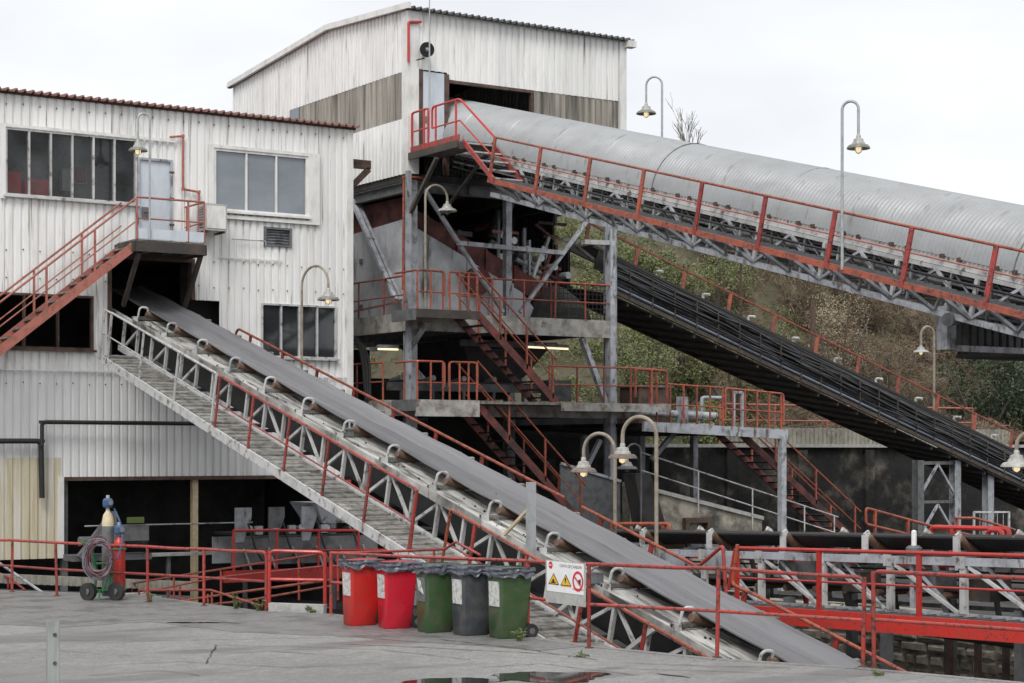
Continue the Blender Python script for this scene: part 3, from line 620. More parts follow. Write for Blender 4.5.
# machinery inside the tower
sc = thing('vibrating_screen', 'sooty red inclined screen deck above the grey chute plates', 'screen', (30, 50, 7))
A, B = V((27.75, 48.5, 9.87)), V((33.2, 48.5, 7.5)); box(sc, 'end_panel', (27.5, 27.62, 48.3, 55, 9.55, 10.4), 'reddark')
bar(sc, 'side_beam', A, B, .2, .6, 'reddark'); bar(sc, 'side_beam', A + V((0, 3, 0)), B + V((0, 3, 0)), .2, .85, 'reddark'); bar(sc, 'deck', A + V((0, 1.5, 0)), B + V((0, 1.5, 0)), 2.8, .1, 'dark')
for k in range(5): bar(sc, 'stiffener', lerp(A, B, .12 + k * .19) + V((0, -.12, -.35)), lerp(A, B, .12 + k * .19) + V((0, -.12, .35)), .06, .08, 'reddark')
tube(sc, 'drive_shaft', [(31.2, 49.6, 8.9), (31.2, 53.5, 8.9)], .16, 'greydark', 12)
build(MB().tube([(29.9, 47.85, 8.0), (29.9, 48.05, 8.0)], .42, 18), 'flywheel_guard', 'reddark', sc)
for k in range(3): tube(sc, 'motor', [(31.6 + k * .5, 49.2, 9.4 - k * .35), (31.95 + k * .5, 49.2, 9.3 - k * .35)], .16, 'greydark', 12)
ch = thing('discharge_chute', 'large grey plate chute under the sooty red screen', 'chute', (29, 48.1, 6.9))
def plate(par, name, pts, th, m, nrm=(0, 1, 0)):
    n = V(nrm) * th; return build(MB().hexa([V(p) for p in pts], [V(p) + n for p in pts]), name, m, par)
plate(ch, 'front_plate', [(27.4, 48.1, 6.9), (29.6, 48.1, 6.9), (29.6, 48.1, 8.7), (27.4, 48.1, 9.7)], .05, 'chute')
plate(ch, 'front_plate', [(29.63, 48.1, 6.9), (32.4, 48.1, 6.9), (31.6, 48.1, 7.75), (29.63, 48.1, 8.65)], .05, 'chute')
plate(ch, 'side_plate', [(27.35, 48.1, 6.9), (27.35, 57, 6.9), (27.35, 57, 9.3), (27.35, 48.1, 9.7)], .05, 'chute', (1, 0, 0))
for x in (28.1, 28.9, 30.4, 31.2): box(ch, 'rib', (x, x + .05, 48.02, 48.1, 6.95, 8.0), 'chute')
br_ = [(27.33, y, z) for y in (50.5, 52, 54) for z in (7.2, 8.6)]
for x, y, z in br_: box(ch, 'bolt_plate', (x - .03, x + .02, y, y + .15, z, z + .15), 'greydark')
hp = thing('hopper', 'dark sooty hopper tapering below the tower deck', 'hopper', (31, 50, 5))
build(MB().hexa([(31.2, 50, 4.5), (32.2, 50, 4.5), (32.2, 52, 4.5), (31.2, 52, 4.5)], [(30.0, 49, 6.3), (33.4, 49, 6.3), (33.4, 53, 6.3), (30.0, 53, 6.3)]), 'bin', 'dark', hp)
build(MB().box(29.9, 33.5, 48.95, 49.0, 6.1, 6.3), 'rim', 'greydark', hp)
mg = thing('mesh_guard', 'dark wire mesh guard behind the red rail of the tower deck', 'guard', (32.6, 46.9, 6.9))
for k in range(15): tube(mg, 'wire', [(31.9 + k * .155, 46.95, 6.92), (31.9 + k * .155, 46.95, 8.0)], .012, 'black', 4)
for k in range(8): tube(mg, 'wire', [(31.9, 46.95, 6.95 + k * .145), (34.07, 46.95, 6.95 + k * .145)], .012, 'black', 4)
box(mg, 'frame', (31.85, 31.92, 46.92, 46.98, 6.9, 8.05), 'reddark')
mt = thing('coal_heap', 'dark heap of coal on the feed table behind the mesh guard', 'coal heap', (33, 48, 7))
mb = MB(); mb.lathe([(1.15, 0), (1.0, .35), (.7, .75), (.3, 1.05), (.02, 1.15)], (33.0, 48.3, 6.9), 14); 
mb.v = [(x + .12 * MN.noise(V((x * 3, y * 3, z * 3))), y + .12 * MN.noise(V((x * 3 + 9, y * 3, z * 3))), z) for x, y, z in mb.v]; build(mb, 'pile', 'dark', mt)
for k in range(6):
    x, z = 31.3 + random.random() * 2.4, 8.3 + random.random() * 1.6
    mm_ = MB(); mm_.tube([(x, 49 + k * .6, z), (x + .9, 49 + k * .6, z - .4)], .08, 8); mm_.bar((x + .3, 49 + k * .6, z - 1.2), (x + .3, 49 + k * .6, z + 1.0), .1, .1)
    build(mm_, 'support_arm', ['grey', 'reddark', 'chute'][k % 3], sc)
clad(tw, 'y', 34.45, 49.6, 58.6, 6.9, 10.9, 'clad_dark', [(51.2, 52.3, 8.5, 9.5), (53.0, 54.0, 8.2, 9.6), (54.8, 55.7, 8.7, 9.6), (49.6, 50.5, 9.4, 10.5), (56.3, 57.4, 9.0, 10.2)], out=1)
rs = random.Random(21)
for k in range(44):                                   # beams, pipes and ducts filling the dark bay
    p = V((rs.uniform(28.4, 33.6), rs.uniform(50.5, 56.5), rs.uniform(8.0, 10.4))); d = rs.choice([V((1, 0, 0)), V((0, 0, 1)), V((1, 0, -.45)), V((.3, 0, 1)), V((1, 0, .3))]) * rs.uniform(.5, 1.3)
    if k % 3: bar(sc, 'frame_member', p - d, p + d, .12, .16, ['grey', 'greydark', 'reddark', 'chute', 'grime'][k % 5])
    else: tube(sc, 'duct', [p - d * .7, p + d * .7], rs.uniform(.06, .18), ['greydark', 'galv', 'grime'][k % 3], 10)
for k in range(16):                                   # lighter members close to the open front
    p = V((rs.uniform(31.0, 33.9), rs.uniform(47.9, 49.2), rs.uniform(8.4, 10.2))); d = rs.choice([V((1, 0, 0)), V((0, 0, 1)), V((1, 0, -.6)), V((.4, 0, 1))]) * rs.uniform(.25, .7)
    bar(sc, 'frame_member', p - d, p + d, .07, .09, ['reddark', 'grey', 'red', 'chute', 'greydark'][k % 5])
for k in range(5): tube(sc, 'idler_end', [(31.2 + k * .5, 47.9, 9.3 - k * .24), (31.2 + k * .5, 48.3, 9.3 - k * .24)], .11, 'galv', 12)
# rear walls of the open lower storeys
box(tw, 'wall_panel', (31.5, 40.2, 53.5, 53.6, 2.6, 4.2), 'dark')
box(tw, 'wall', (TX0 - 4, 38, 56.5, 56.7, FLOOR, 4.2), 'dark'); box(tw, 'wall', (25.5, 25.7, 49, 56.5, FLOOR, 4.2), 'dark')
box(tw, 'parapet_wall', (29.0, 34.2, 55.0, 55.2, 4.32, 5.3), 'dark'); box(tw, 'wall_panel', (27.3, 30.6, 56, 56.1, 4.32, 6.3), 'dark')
cv = thing('transfer_conveyor', 'dark level transfer conveyor on the lower tower deck', 'conveyor', (30, 49.5, 4.3))
box(cv, 'frame', (27.5, 34.0, 49.2, 49.3, 4.7, 4.95), 'greydark'); box(cv, 'belt', (27.5, 34.0, 49.35, 50.3, 4.97, 5.0), 'beltdark')
for k in range(6): bar(cv, 'leg', (28 + k * 1.1, 49.25, 4.3), (28 + k * 1.1, 49.25, 4.7), .08, .08, 'greydark'); tube(cv, 'roller', [(28 + k * 1.1, 49.2, 5.1), (28 + k * 1.1, 49.9, 5.0)], .09, 'grey', 8)
box(cv, 'drive_box', (33.0, 33.8, 48.6, 49.15, 4.45, 5.1), 'greydark')
# deck rails of the tower
tr = 'guard rails on the tower decks'
straight_rail('railing', 'orange red guard rail along the tower deck above the mesh guard', 'redorange', (28.55, 46.75, 6.85), (34.15, 46.75, 6.85), 1.12, 6, r=.03)
# landing in front of the column (two levels)
for z, nm in ((6.85, 'upper'), (4.3, 'lower')):
    l = thing('stair_landing', f'steel landing at the tower corner, {nm} of the two', 'landing', (27.4, 46, z))
    box(l, 'plate', (26.3, 28.4, 45.5, 46.72, z - .05, z), 'tread')
    box(l, 'edge_beam', (26.3, 28.4, 45.43, 45.5, z - .22 if z > 5 else z - .45, z + .02), 'grime' if z > 5 else 'grimywhite'); box(l, 'edge_beam', (26.23, 26.3, 45.43, 46.72, z - .3, z + .02), 'greydark')
    a, b = 45.47, 1.1
    railing('railing', f'orange red hooped rail round the {nm} tower corner landing', 'railing', 'redorange', arc([(26.35, 46.7, z + b), (26.35, a, z + b), (27.25, a, z + b), (27.25, a, z + .4)], .12),
            [((x, a, z), (x, a, z + b)) for x in (26.36, 26.8, 27.2)] + [((26.36, 46.2, z), (26.36, 46.2, z + b))], [[(26.35, a, z + .5), (27.25, a, z + .5)]], .03)
    railing('railing', f'orange red hooped rail guarding the head of the {nm} tower stair', 'railing', 'redorange', arc([(27.4, a, z + .4), (27.4, a, z + b), (28.35, a, z + b), (28.35, a, z + .35)], .12),
            [((x, a, z), (x, a, z + b)) for x in (27.42, 27.75, 28.05, 28.33)], [[(27.4, a, z + .5), (28.35, a, z + .5)]], .03)
    straight_rail('railing', f'orange red rail on the tower side facing the workshop, {nm} deck', 'redorange', (26.9 if z > 5 else 26.0, 51.5, z), (26.9 if z > 5 else 26.0, 46.8, z), 1.1, 4, r=.03)
stair('tower_staircase', 'sooty red open stair between the two tower decks', 'x', (28.4, 45.55, 6.8), (31.15, 45.55, 4.3), (0, 1.15, 0), 11, 'reddark', 'black', 'redorange', 1.25, nposts=3)
stair('tower_staircase', 'sooty red open stair dropping below the lower tower deck', 'x', (28.4, 45.55, 4.2), (32.2, 45.55, .6), (0, 1.15, 0), 15, 'reddark', 'black', 'redorange', 1.25, nposts=3)
straight_rail('railing', 'orange red rail on the lower tower deck beside the stair foot', 'redorange', (31.2, 46.0, 4.3), (35.2, 46.0, 4.3), 1.1, 5, r=.03)
box(tw, 'walkway', (28.42, 35.2, 45.4, 46.72, 4.22, 4.3), 'tread'); box(tw, 'fascia_beam', (31.2, 35.2, 45.3, 45.39, 4.05, 4.3), 'grimywhite')
# red fire pipe up the corner, horn loudspeaker, mast
pipe('fire_pipe', 'red pipe climbing the grey corner column of the tower', [PY(423, 178, 46.85), PY(404, 177, 46.85), PY(403, 290, 46.85)], .04, 'redorange', clamps=1, rad=.06)
pipe('fire_pipe', 'short red pipe bent over high on the tower corner trim', [PY(421, 22, 46.9), PY(408.5, 22, 46.9), PY(408.5, 62, 46.9)], .04, 'redbright', clamps=0, rad=.06)
hn = thing('horn_loudspeaker', 'dark horn loudspeaker on the white tower wall', 'loudspeaker', tuple(PY(426, 50, 46.8)))
c = PY(426, 50, 46.75); dv = V((-.25, -1, -.1)).normalized()
build(MB().tube([c - dv * .3, c - dv * .1, c + dv * .1], [.07, .1, .21], 16), 'horn', 'greydark', hn, smooth=True); build(MB().tube([c + dv * .1, c + dv * .12], [.22, .22], 16), 'rim', 'mouth', hn); build(MB().tube([c + dv * .12, c + dv * .16], [.06, .03], 10), 'driver', 'grey', hn)  # rim is a closed black disc, painted shade for the hollow mouth
bar(hn, 'bracket', c + V((-.25, .1, -.3)), c + V((0, .1, -.22)), .04, .04, 'rust')
tube(None, 'mast', [PY(429.5, 112, 46.5), PY(429.5, -12, 46.5)], [.03, .015], 'galv', label='thin grey lightning mast beside the horn loudspeaker', cat='mast')
# lit strip lamps
for lab, a, b in (('lit strip lamp under the tower cladding floor', PY(431, 188, 48.5), PY(472, 194, 48.5)), ('lit strip lamp under the tower deck above the landing', PY(378, 349, 48.5), PY(398, 349.5, 48.5)), ('lit strip lamp under the tower deck beside the open stair', PY(528, 347, 48.2), PY(568, 349, 48.2))):
    s = thing('strip_lamp', lab, 'lamp', tuple(a), 'strip lamps in the tower'); tube(s, 'tube', [a, b], .03, 'tubelamp'); bar(s, 'housing', V(a) + V((0, .02, .09)), V(b) + V((0, .02, .09)), .14, .08, 'grey')

# ================================================================== MAIN INCLINED CONVEYOR (out of the workshop, down to the pit)
TA = .273; AN = math.atan(TA); TN = V((0, -math.sin(AN), math.cos(AN)))      # slope along y and its normal
def zb(y): return 1.78 + TA * (y - 28.5)
c1 = thing('belt_conveyor', 'long inclined grey rubber belt conveyor running down from the white workshop', 'conveyor', (18.6, 34, FLOOR))
Y0, Y1 = 19.0, 49.5
prof = [(-.62, .0), (-.24, -.13), (.24, -.13), (.62, .0)]
mb = MB(); nseg = 130
for i in range(nseg + 1):
    y = Y0 + (Y1 - Y0) * i / nseg; sag = -.022 * math.sin(math.pi * ((45.85 - y) / 1.885)) ** 2 + .012 * MN.noise(V((0, y * .7, 4))); wob = .02 * MN.noise(V((3, y * .35, 9)))
    mb.v += [(19.2 + a + wob, y, zb(y) + d + sag) for a, d in prof] + [(19.2 + a + wob, y, zb(y) + d - .025 + sag) for a, d in prof]
for i in range(nseg):
    k = i * 8
    for j in range(3):
        mb.f.append((k + j, k + j + 1, k + 8 + j + 1, k + 8 + j)); mb.f.append((k + 4 + j + 1, k + 4 + j, k + 12 + j, k + 12 + j + 1))
    mb.f.append((k + 4, k, k + 8, k + 12)); mb.f.append((k + 3, k + 7, k + 15, k + 11))
build(mb, 'carrying_belt', 'belt', c1)
mb = MB(); rs = random.Random(5)
for k in range(70):                                  # coal crumbs left on the belt and deck plates
    y = rs.uniform(20.5, 46); q = rs.random()
    if q < .1: x, z, r_ = 19.2 + rs.gauss(0, .16), zb(y) - .135, rs.uniform(.008, .016)
    else: x, z, r_ = rs.uniform(18.2, 18.55), zb(y) - .27, rs.uniform(.01, .026)
    mb.hexa([(x - r_, y - r_, z), (x + r_, y - r_ * .7, z), (x + r_ * .8, y + r_, z), (x - r_ * .6, y + r_, z)], [(x - r_ * .5, y - r_ * .4, z + r_ * 1.4), (x + r_ * .5, y - r_ * .3, z + r_ * 1.2), (x + r_ * .3, y + r_ * .5, z + r_ * 1.5), (x - r_ * .3, y + r_ * .5, z + r_ * 1.3)])
build(mb, 'coal_crumbs', 'black', c1, kind='stuff')
def slope_bar(par, name, x, ya, yb, dz, w, h, m): return bar(par, name, (x, ya, zb(ya) + dz), (x, yb, zb(yb) + dz), w, h, m)
b = MB(); b.hexa([(18.65, Y0, zb(Y0) - .82), (19.75, Y0, zb(Y0) - .82), (19.75, Y1, zb(Y1) - .82), (18.65, Y1, zb(Y1) - .82)], [(18.65, Y0, zb(Y0) - .8), (19.75, Y0, zb(Y0) - .8), (19.75, Y1, zb(Y1) - .8), (18.65, Y1, zb(Y1) - .8)])
build(b, 'return_belt', 'beltdark', c1)
YI = [45.85 - 1.885 * k for k in range(14)]
def P1(x, y, n): return V((x, y, zb(y))) + TN * n
for k, y in enumerate(YI):
    ya, yb2 = y - 1.885 + .03, y - .03
    mb = MB(); q = [(18.12, -.27), (20.28, -.27)]
    mb.hexa([(18.12, ya, zb(ya) - .285), (20.28, ya, zb(ya) - .285), (20.28, yb2, zb(yb2) - .285), (18.12, yb2, zb(yb2) - .285)], [(18.12, ya, zb(ya) - .27), (20.28, ya, zb(ya) - .27), (20.28, yb2, zb(yb2) - .27), (18.12, yb2, zb(yb2) - .27)])
    mb.hexa([(18.08, ya, zb(ya) - .42), (18.115, ya, zb(ya) - .42), (18.115, yb2, zb(yb2) - .42), (18.08, yb2, zb(yb2) - .42)], [(18.08, ya, zb(ya) - .24), (18.115, ya, zb(ya) - .24), (18.115, yb2, zb(yb2) - .24), (18.08, yb2, zb(yb2) - .24)])
    build(mb, 'deck_plate', 'deckplate', c1)
    fr = build(MB().bar(P1(18.1, y, -.21), P1(20.3, y, -.21), .07, .08, up=TN), 'idler_frame', 'tread', c1)
    for s in (-1, 1):
        tube(fr, 'roller', [P1(19.2 + s * .3, y, -.225), P1(19.2 + s * (.72 if s < 0 else .6), y, -.085 if s < 0 else -.14)], .08, 'roller', 12)
        x = 19.2 + s * .95
        if s < 0: tube(fr, 'bracket', arc([P1(x, y, -.29), P1(x + .03, y, .04), P1(x + .1, y, .085), P1(19.2 - .7, y, .07), P1(19.2 - .68, y, -.06)], .09, 4), .027, 'white', 8)
        else: bar(fr, 'bracket', P1(19.2 + .76, y, -.25), P1(19.2 + .76, y, -.06), .04, .06, 'tread')
        if s < 0: box(fr, 'clamp_block', (18.1, 18.22, y - .06, y + .05, zb(y) - .3, zb(y) - .17), 'white')
    tube(fr, 'roller', [P1(18.97, y, -.215), P1(19.43, y, -.215)], .065, 'roller', 12)
for x in (18.15, 20.25):
    slope_bar(c1, 'top_chord', x, Y0, 47.5, -.36, .09, .12, 'white'); slope_bar(c1, 'bottom_chord', x, Y0, 46.9, -1.2, .1, .14, 'white')
    for k in range(28):
        y = 46.4 - k * .9425
        if y < 20.5: break
        bar(c1, 'vertical', P1(x, y, -1.14), P1(x, y, -.38), .07, .07, 'white', up=(0, 1, 0))
        if k % 2 == 0: bar(c1, 'diagonal', P1(x + .03, y, -1.12), P1(x + .03, y - .9425, -.4), .06, .05, 'white', up=(1, 0, 0))
        elif k > 7: bar(c1, 'diagonal', P1(x + .03, y - .9425, -1.12), P1(x + .03, y, -.4), .06, .05, 'white', up=(1, 0, 0))
for k in range(14): y = 46 - k * 1.885; bar(c1, 'cross_member', P1(18.2, y, -1.2), P1(20.2, y, -1.2), .08, .08, 'greydark')
b = MB(); b.hexa([(18.42, 20, zb(20) - 1.12), (18.45, 20, zb(20) - 1.12), (18.45, 46.8, zb(46.8) - 1.12), (18.42, 46.8, zb(46.8) - 1.12)], [(18.42, 20, zb(20) - .5), (18.45, 20, zb(20) - .5), (18.45, 46.8, zb(46.8) - .5), (18.42, 46.8, zb(46.8) - .5)]); build(b, 'rubber_skirt', 'black', c1)
# walkway, near side
WO, WI = 17.2, 18.05
slope_bar(c1, 'walkway_stringer', WO, 20.0, 45.6, -1.26, .05, .2, 'white'); slope_bar(c1, 'walkway_stringer', WI, 20.0, 45.6, -1.24, .04, .12, 'white')
y = 45.45
while y > 20.2:
    c = P1(0, y, -1.2 + random.uniform(-.012, .012))
    build(MB().hexa([(WO + .03, y - .135, c.z - .035), (WI - .03, y - .135, c.z - .035), (WI - .03, y + .14, c.z + .02), (WO + .03, y + .14, c.z + .02)], [(WO + .03, y - .135, c.z), (WI - .03, y - .135, c.z), (WI - .03, y + .14, c.z + .055), (WO + .03, y + .14, c.z + .055)]), 'tread', 'tread', c1)
    y -= .3
def nrail(ya, yb, m, pm, n, x=WO, hi=.07, mid=-.55, base=-1.25, ends=(0, 0), r=.03):
    top = [P1(x, ya, hi), P1(x, yb, hi)]
    if ends[0]: top = [P1(x, ya + .05, base + .1)] + top
    if ends[1]: top = top + [P1(x, yb - .05, base + .1)]
    tube(c1, 'handrail', arc(top, .08), r, m); tube(c1, 'mid_rail', [P1(x, ya, mid), P1(x, yb, mid)], .018, m)
    for i in range(n):
        y = ya + (yb - ya) * (i + (.0 if ends[0] == 0 else .5)) / (n if ends[0] else n - 1); bar(c1, 'rail_post', P1(x, y, base), P1(x, y, hi), .03, .075, pm, up=(0, 1, 0))
nrail(45.0, 38.6, 'white', 'white', 4); nrail(38.4, 29.7, 'red', 'red', 6, ends=(0, 1)); nrail(28.5, 20.3, 'redorange', 'red', 5, ends=(1, 0))
for y in (45.5, 45.0): bar(c1, 'rail_post', P1(WO, y, -1.25), P1(WO, y, .0), .05, .07, 'white')
tube(c1, 'end_rail', [P1(WO, 45.5, .05), P1(WO, 45, .06)], .025, 'white'); tube(c1, 'end_rail', [P1(WO - .0, 45.5, -.55), P1(WO, 45, -.55)], .02, 'white')
# far handrail
box_far = MB().hexa([(20.35, 20, zb(20) - 1.25), (21, 20, zb(20) - 1.25), (21, 45, zb(45) - 1.25), (20.35, 45, zb(45) - 1.25)], [(20.35, 20, zb(20) - 1.21), (21, 20, zb(20) - 1.21), (21, 45, zb(45) - 1.21), (20.35, 45, zb(45) - 1.21)])
build(box_far, 'walkway_grating', 'tread', c1)
def frail(ya, yb, n, hi=-.36, e0=True):
    x = 21.05; top = [P1(x, ya, hi), P1(x, yb, hi)]
    if e0: top = [P1(x, ya + .2, hi - .55), P1(x, ya + .12, hi - .12)] + top
    tube(c1, 'handrail', arc(top, .12), .034, 'redorange')
    for i in range(n): y = ya + (yb - ya) * (i + .4) / n; bar(c1, 'rail_post', P1(x, y, -1.24), P1(x, y, hi), .03, .12, 'red', up=(0, 1, 0))
frail(45.7, 30.4, 8); frail(29.8, 26.6, 2, e0=False)
tube(c1, 'handrail', arc([P1(21.05, 26.6, -.36), P1(21.05, 26.2, -.36), V((21.05, 25.6, 1.22)), V((21.05, 25.5, .2))], .08), .034, 'red')
tube(c1, 'handrail', arc([V((21.05, 25.2, 1.25)), V((21.05, 25.35, .55)), P1(21.05, 24.6, -.33), P1(21.05, 19.6, -.33)], .1), .034, 'redorange')
for y in (24.9, 22.6, 20.4): bar(c1, 'rail_post', P1(21.05, y, -1.24), P1(21.05, y, -.34), .03, .12, 'red', up=(0, 1, 0))
# supports
sp = PX(530, 551, 18.0)
bar(c1, 'support_post', (18.02, sp.y, sp.z - .15), (18.02, sp.y, sp.z + 1.2), .12, .14, 'galv'); bar(c1, 'post_brace', (18.02, sp.y + .05, sp.z + .75), (18.02, sp.y + .85, sp.z + .25), .05, .05, 'cream')
for y in (26.3, 22.6):
    for x in (18.2, 20.2):
        if zb(y) - 1.3 > FLOOR: bar(c1, 'leg', (x, y, FLOOR), (x, y - .02, zb(y) - 1.25), .14, .14, 'greydark' if y > 30 else 'white')
    bar(c1, 'leg_brace', (18.2, y, FLOOR + .2), (20.2, y, zb(y) - 1.3), .07, .07, 'greydark')
for k, (y, n_) in enumerate(((26.3, .5), (24.4, .35), (22.9, .4))):
    bar(c1, 'leg_brace', P1(18.1, y, -1.2), P1(18.1, y - .8, -.4), .07, .07, 'white')
sw = thing('pull_cord_switch', 'small grey pull cord switch clamped to the belt conveyor frame', 'switch', tuple(P1(18.1, 33.9, -.2)))
box(sw, 'body', (18.02, 18.14, 33.88, 34.02, zb(34) - .1, zb(34) + .02), 'greydark'); tube(sw, 'arm', [(18.08, 33.95, zb(34) + .02), (18.08, 33.95, zb(34) + .2)], .02, 'galv')
build(MB().lathe([(.1, 0), (.11, .03), (.05, .05)], (18.08, 33.95, zb(34) + .02), 12), 'cap', 'greydark', sw)
sw = thing('pull_cord_switch', 'grey pull cord switch on the belt conveyor above the warning sign', 'switch', tuple(P1(18.1, 24.9, -.2)))
box(sw, 'body', (17.95, 18.25, 25.3, 25.6, zb(25.5) - .28, zb(25.5) - .1), 'greydark'); tube(sw, 'arm', [(18.05, 25.45, zb(25.5) - .1), (18.05, 25.2, zb(25.5) + .02)], .02, 'galv')

# ================================================================== COVERED CONVEYOR (into the tower)
TB = .256; AB = math.atan(TB); NB = V((0, -math.sin(AB), math.cos(AB)))
def zr(y): return 9.68 + TB * (y - 36.1)
def P2(x, y, n): return V((x, y, zr(y))) + NB * n
c2 = thing('covered_conveyor', 'inclined conveyor under a curved grey ribbed cover leading into the tower', 'conveyor', (29, 36, 5))
YE = 14.0
def s2(name, x, ya, yb, n, w, h, m, par=c2): return bar(par, name, P2(x, ya, n), P2(x, yb, n), w, h, m)
RC, XC = 1.2, 29.3
def cover_mesh(L, seg=22, pitch=.12):
    mb = MB(); st = int(L / (pitch / 4)); 
    for i in range(st + 1):
        y = -L * i / st; rr = RC + .027 * math.cos(2 * math.pi * (-y) / pitch)
        for j in range(seg + 1):
            a = math.pi * j / seg; mb.v.append((-rr * math.cos(a), y, rr * math.sin(a)))
    for i in range(st):
        for j in range(seg):
            k = i * (seg + 1) + j; mb.f.append((k, k + seg + 1, k + seg + 2, k + 1))
    me = bpy.data.meshes.new('cover_sheet'); me.from_pydata(mb.v, [], mb.f); me.materials.append(M['cover'])
    me.polygons.foreach_set('use_smooth', [True] * len(me.polygons)); me.update(); return me
CL = 2.4; cme = cover_mesh(CL); off = V(c2.location); y = 48.4; k = 0
while y > YE + CL:
    o = bpy.data.objects.new('cover_sheet', cme); COL.objects.link(o); o.parent = c2
    o.location = P2(XC, y, -.52) - off; o.rotation_euler = (AB, 0, 0)
    for a_ in ((0,) if k in (5, 7, 10) else ()):                                      # dark lap strap between sheets
        pts = [P2(XC - math.cos(t) * (RC + .03), y, -.52 + math.sin(t) * (RC + .03)) for t in [math.pi * q / 16 for q in range(17)]]
        tube(c2, 'cover_strap', pts, .016 if k in (5, 10) else .008, 'greydark' if k in (5, 10) else 'cover', 5)
    y -= CL * math.cos(AB); k += 1
s2('skirt_plate', XC - RC + .04, 47.5, YE, -.62, .03, .22, 'white'); s2('skirt_plate', XC + RC - .04, 47.5, YE, -.62, .03, .22, 'white')
y = 46; k = 0
while y > YE + .5:
    box(c2, 'clamp', (28.02, 28.1, y - .04, y + .04, zr(y) - .58, zr(y) - .5), 'rust'); box(c2, 'clamp', (28.04, 28.12, y - .49, y - .41, zr(y - .45) - .58, zr(y - .45) - .5), 'rust'); y -= 1.45
for x in (28.12, 30.48):
    s2('top_chord', x, 46.9, YE, -.78, .08, .08, 'white'); s2('bottom_chord', x, 43.9, YE, -1.66, .14, .12, 'grey')
b = MB(); b.hexa([P2(28.5, 47.5, -.78), P2(30.1, 47.5, -.78), P2(30.1, YE, -.78), P2(28.5, YE, -.78)], [P2(28.5, 47.5, -.75), P2(30.1, 47.5, -.75), P2(30.1, YE, -.75), P2(28.5, YE, -.75)]); build(b, 'carrying_belt', 'beltdark', c2)
b = MB(); b.hexa([P2(28.6, 47.5, -1.3), P2(30.0, 47.5, -1.3), P2(30.0, YE, -1.3), P2(28.6, YE, -1.3)], [P2(28.6, 47.5, -1.28), P2(30.0, 47.5, -1.28), P2(30.0, YE, -1.28), P2(28.6, YE, -1.28)]); build(b, 'return_belt', 'beltdark', c2)
for n_, m in ((-.9, 'greydark'), (-1.05, 'white'), (-1.2, 'greydark')):
    s2('side_runner', 28.35, 46.5, YE, n_, .04, .04, m); s2('side_runner', 30.25, 46.5, YE, n_, .04, .05, 'grey')
PY2 = [42.5 - 2.215 * k for k in range(13)]
for k, y in enumerate(PY2[:-1]):
    m = 'grey'
    bar(c2, 'vertical', P2(28.07, y - 1.0, -1.6), P2(28.07, y - 1.0, -.8), .07, .09, 'white', up=(0, 1, 0)); bar(c2, 'diagonal', P2(28.07, y + .1, -.82), P2(28.07, y - .95, -1.6), .06, .06, m, up=(1, 0, 0)); bar(c2, 'diagonal', P2(28.05, y - 1.05, -1.6), P2(28.05, y - 2.1, -.82), .06, .06, m, up=(1, 0, 0))
    bar(c2, 'diagonal', P2(30.48, y + .1, -.82), P2(30.48, y - .95, -1.6), .06, .06, 'greydark', up=(1, 0, 0)); bar(c2, 'diagonal', P2(30.48, y - 1.05, -1.6), P2(30.48, y - 2.1, -.82), .06, .06, 'greydark', up=(1, 0, 0))
    bar(c2, 'outrigger', P2(27.15, y, -1.2), P2(28.1, y, -1.64), .07, .07, m); bar(c2, 'outrigger', P2(27.15, y - 1.0, -1.2), P2(28.1, y - 1.0, -1.64), .07, .07, m); bar(c2, 'outrigger', P2(28.1, y, -1.64), P2(27.15, y - 1.0, -1.2), .06, .06, m)
    for q in (0, 1.1):
        fr = build(MB().bar(P2(28.3, y - q, -.98), P2(30.3, y - q, -.98), .07, .07), 'idler_frame', 'greydark', c2)
        for s in (-1, 1):
            bar(fr, 'bracket', P2(29.3 + s * .9, y - q - .2, -1.0), P2(29.3 + s * .8, y - q, -.75), .05, .06, 'black'); bar(fr, 'bracket', P2(29.3 + s * .9, y - q + .2, -1.0), P2(29.3 + s * .8, y - q, -.75), .05, .06, 'black')
        tube(fr, 'roller', [P2(28.6, y - q, -1.36), P2(30.0, y - q, -1.36)], .05, 'roller', 8)
    bar(c2, 'cross_member', P2(28.1, y, -1.66), P2(30.5, y, -1.66), .08, .08, 'greydark')
    if k in (2, 4, 6, 8): bar(c2, 'panel', P2(30.45, y - .1, -1.0), P2(30.45, y - 1.3, -1.0), .02, .4, 'white')
    bar(c2, 'rail_post', P2(31.2, y - .8, -1.2), P2(31.2, y - .8, -.5), .04, .09, 'red', up=(0, 1, 0))
# walkway of the covered conveyor
s2('walkway_beam', 27.08, 42.6, YE, -1.16, .06, .13, 'redorange')
b = MB(); y = 42.5
while y > YE: b.bar(P2(27.12, y, -1.12), P2(28.02, y, -1.12), .04, .03); y -= .22
build(b, 'walkway_grating', 'greydark', c2, kind='stuff')
for k in range(26):
    y = 42.2 - k * 1.1
    if y < YE + .5: break
    bar(c2, 'post', P2(28.2, y, -1.6), P2(28.2, y, -.8), .05, .05, ['greydark', 'grey', 'white'][k % 3], up=(0, 1, 0)); bar(c2, 'brace', P2(28.3, y, -.85), P2(28.3, y - .9, -1.5), .04, .04, ['grey', 'greydark'][k % 2], up=(1, 0, 0)); bar(c2, 'plan_brace', P2(28.1, y, -1.64), P2(30.4, y - 1.1, -1.64), .06, .05, 'grey')
tube(c2, 'handrail', [P2(31.2, 42.5, -.5), P2(31.2, YE, -.5)], .025, 'red'); tube(c2, 'cable_run', [P2(28.0, 46, -.95), P2(28.0, YE, -.95)], .03, 'black', 6); tube(c2, 'cable_run', [P2(30.4, 46, -.7), P2(30.4, YE, -.7)], .03, 'black', 6)
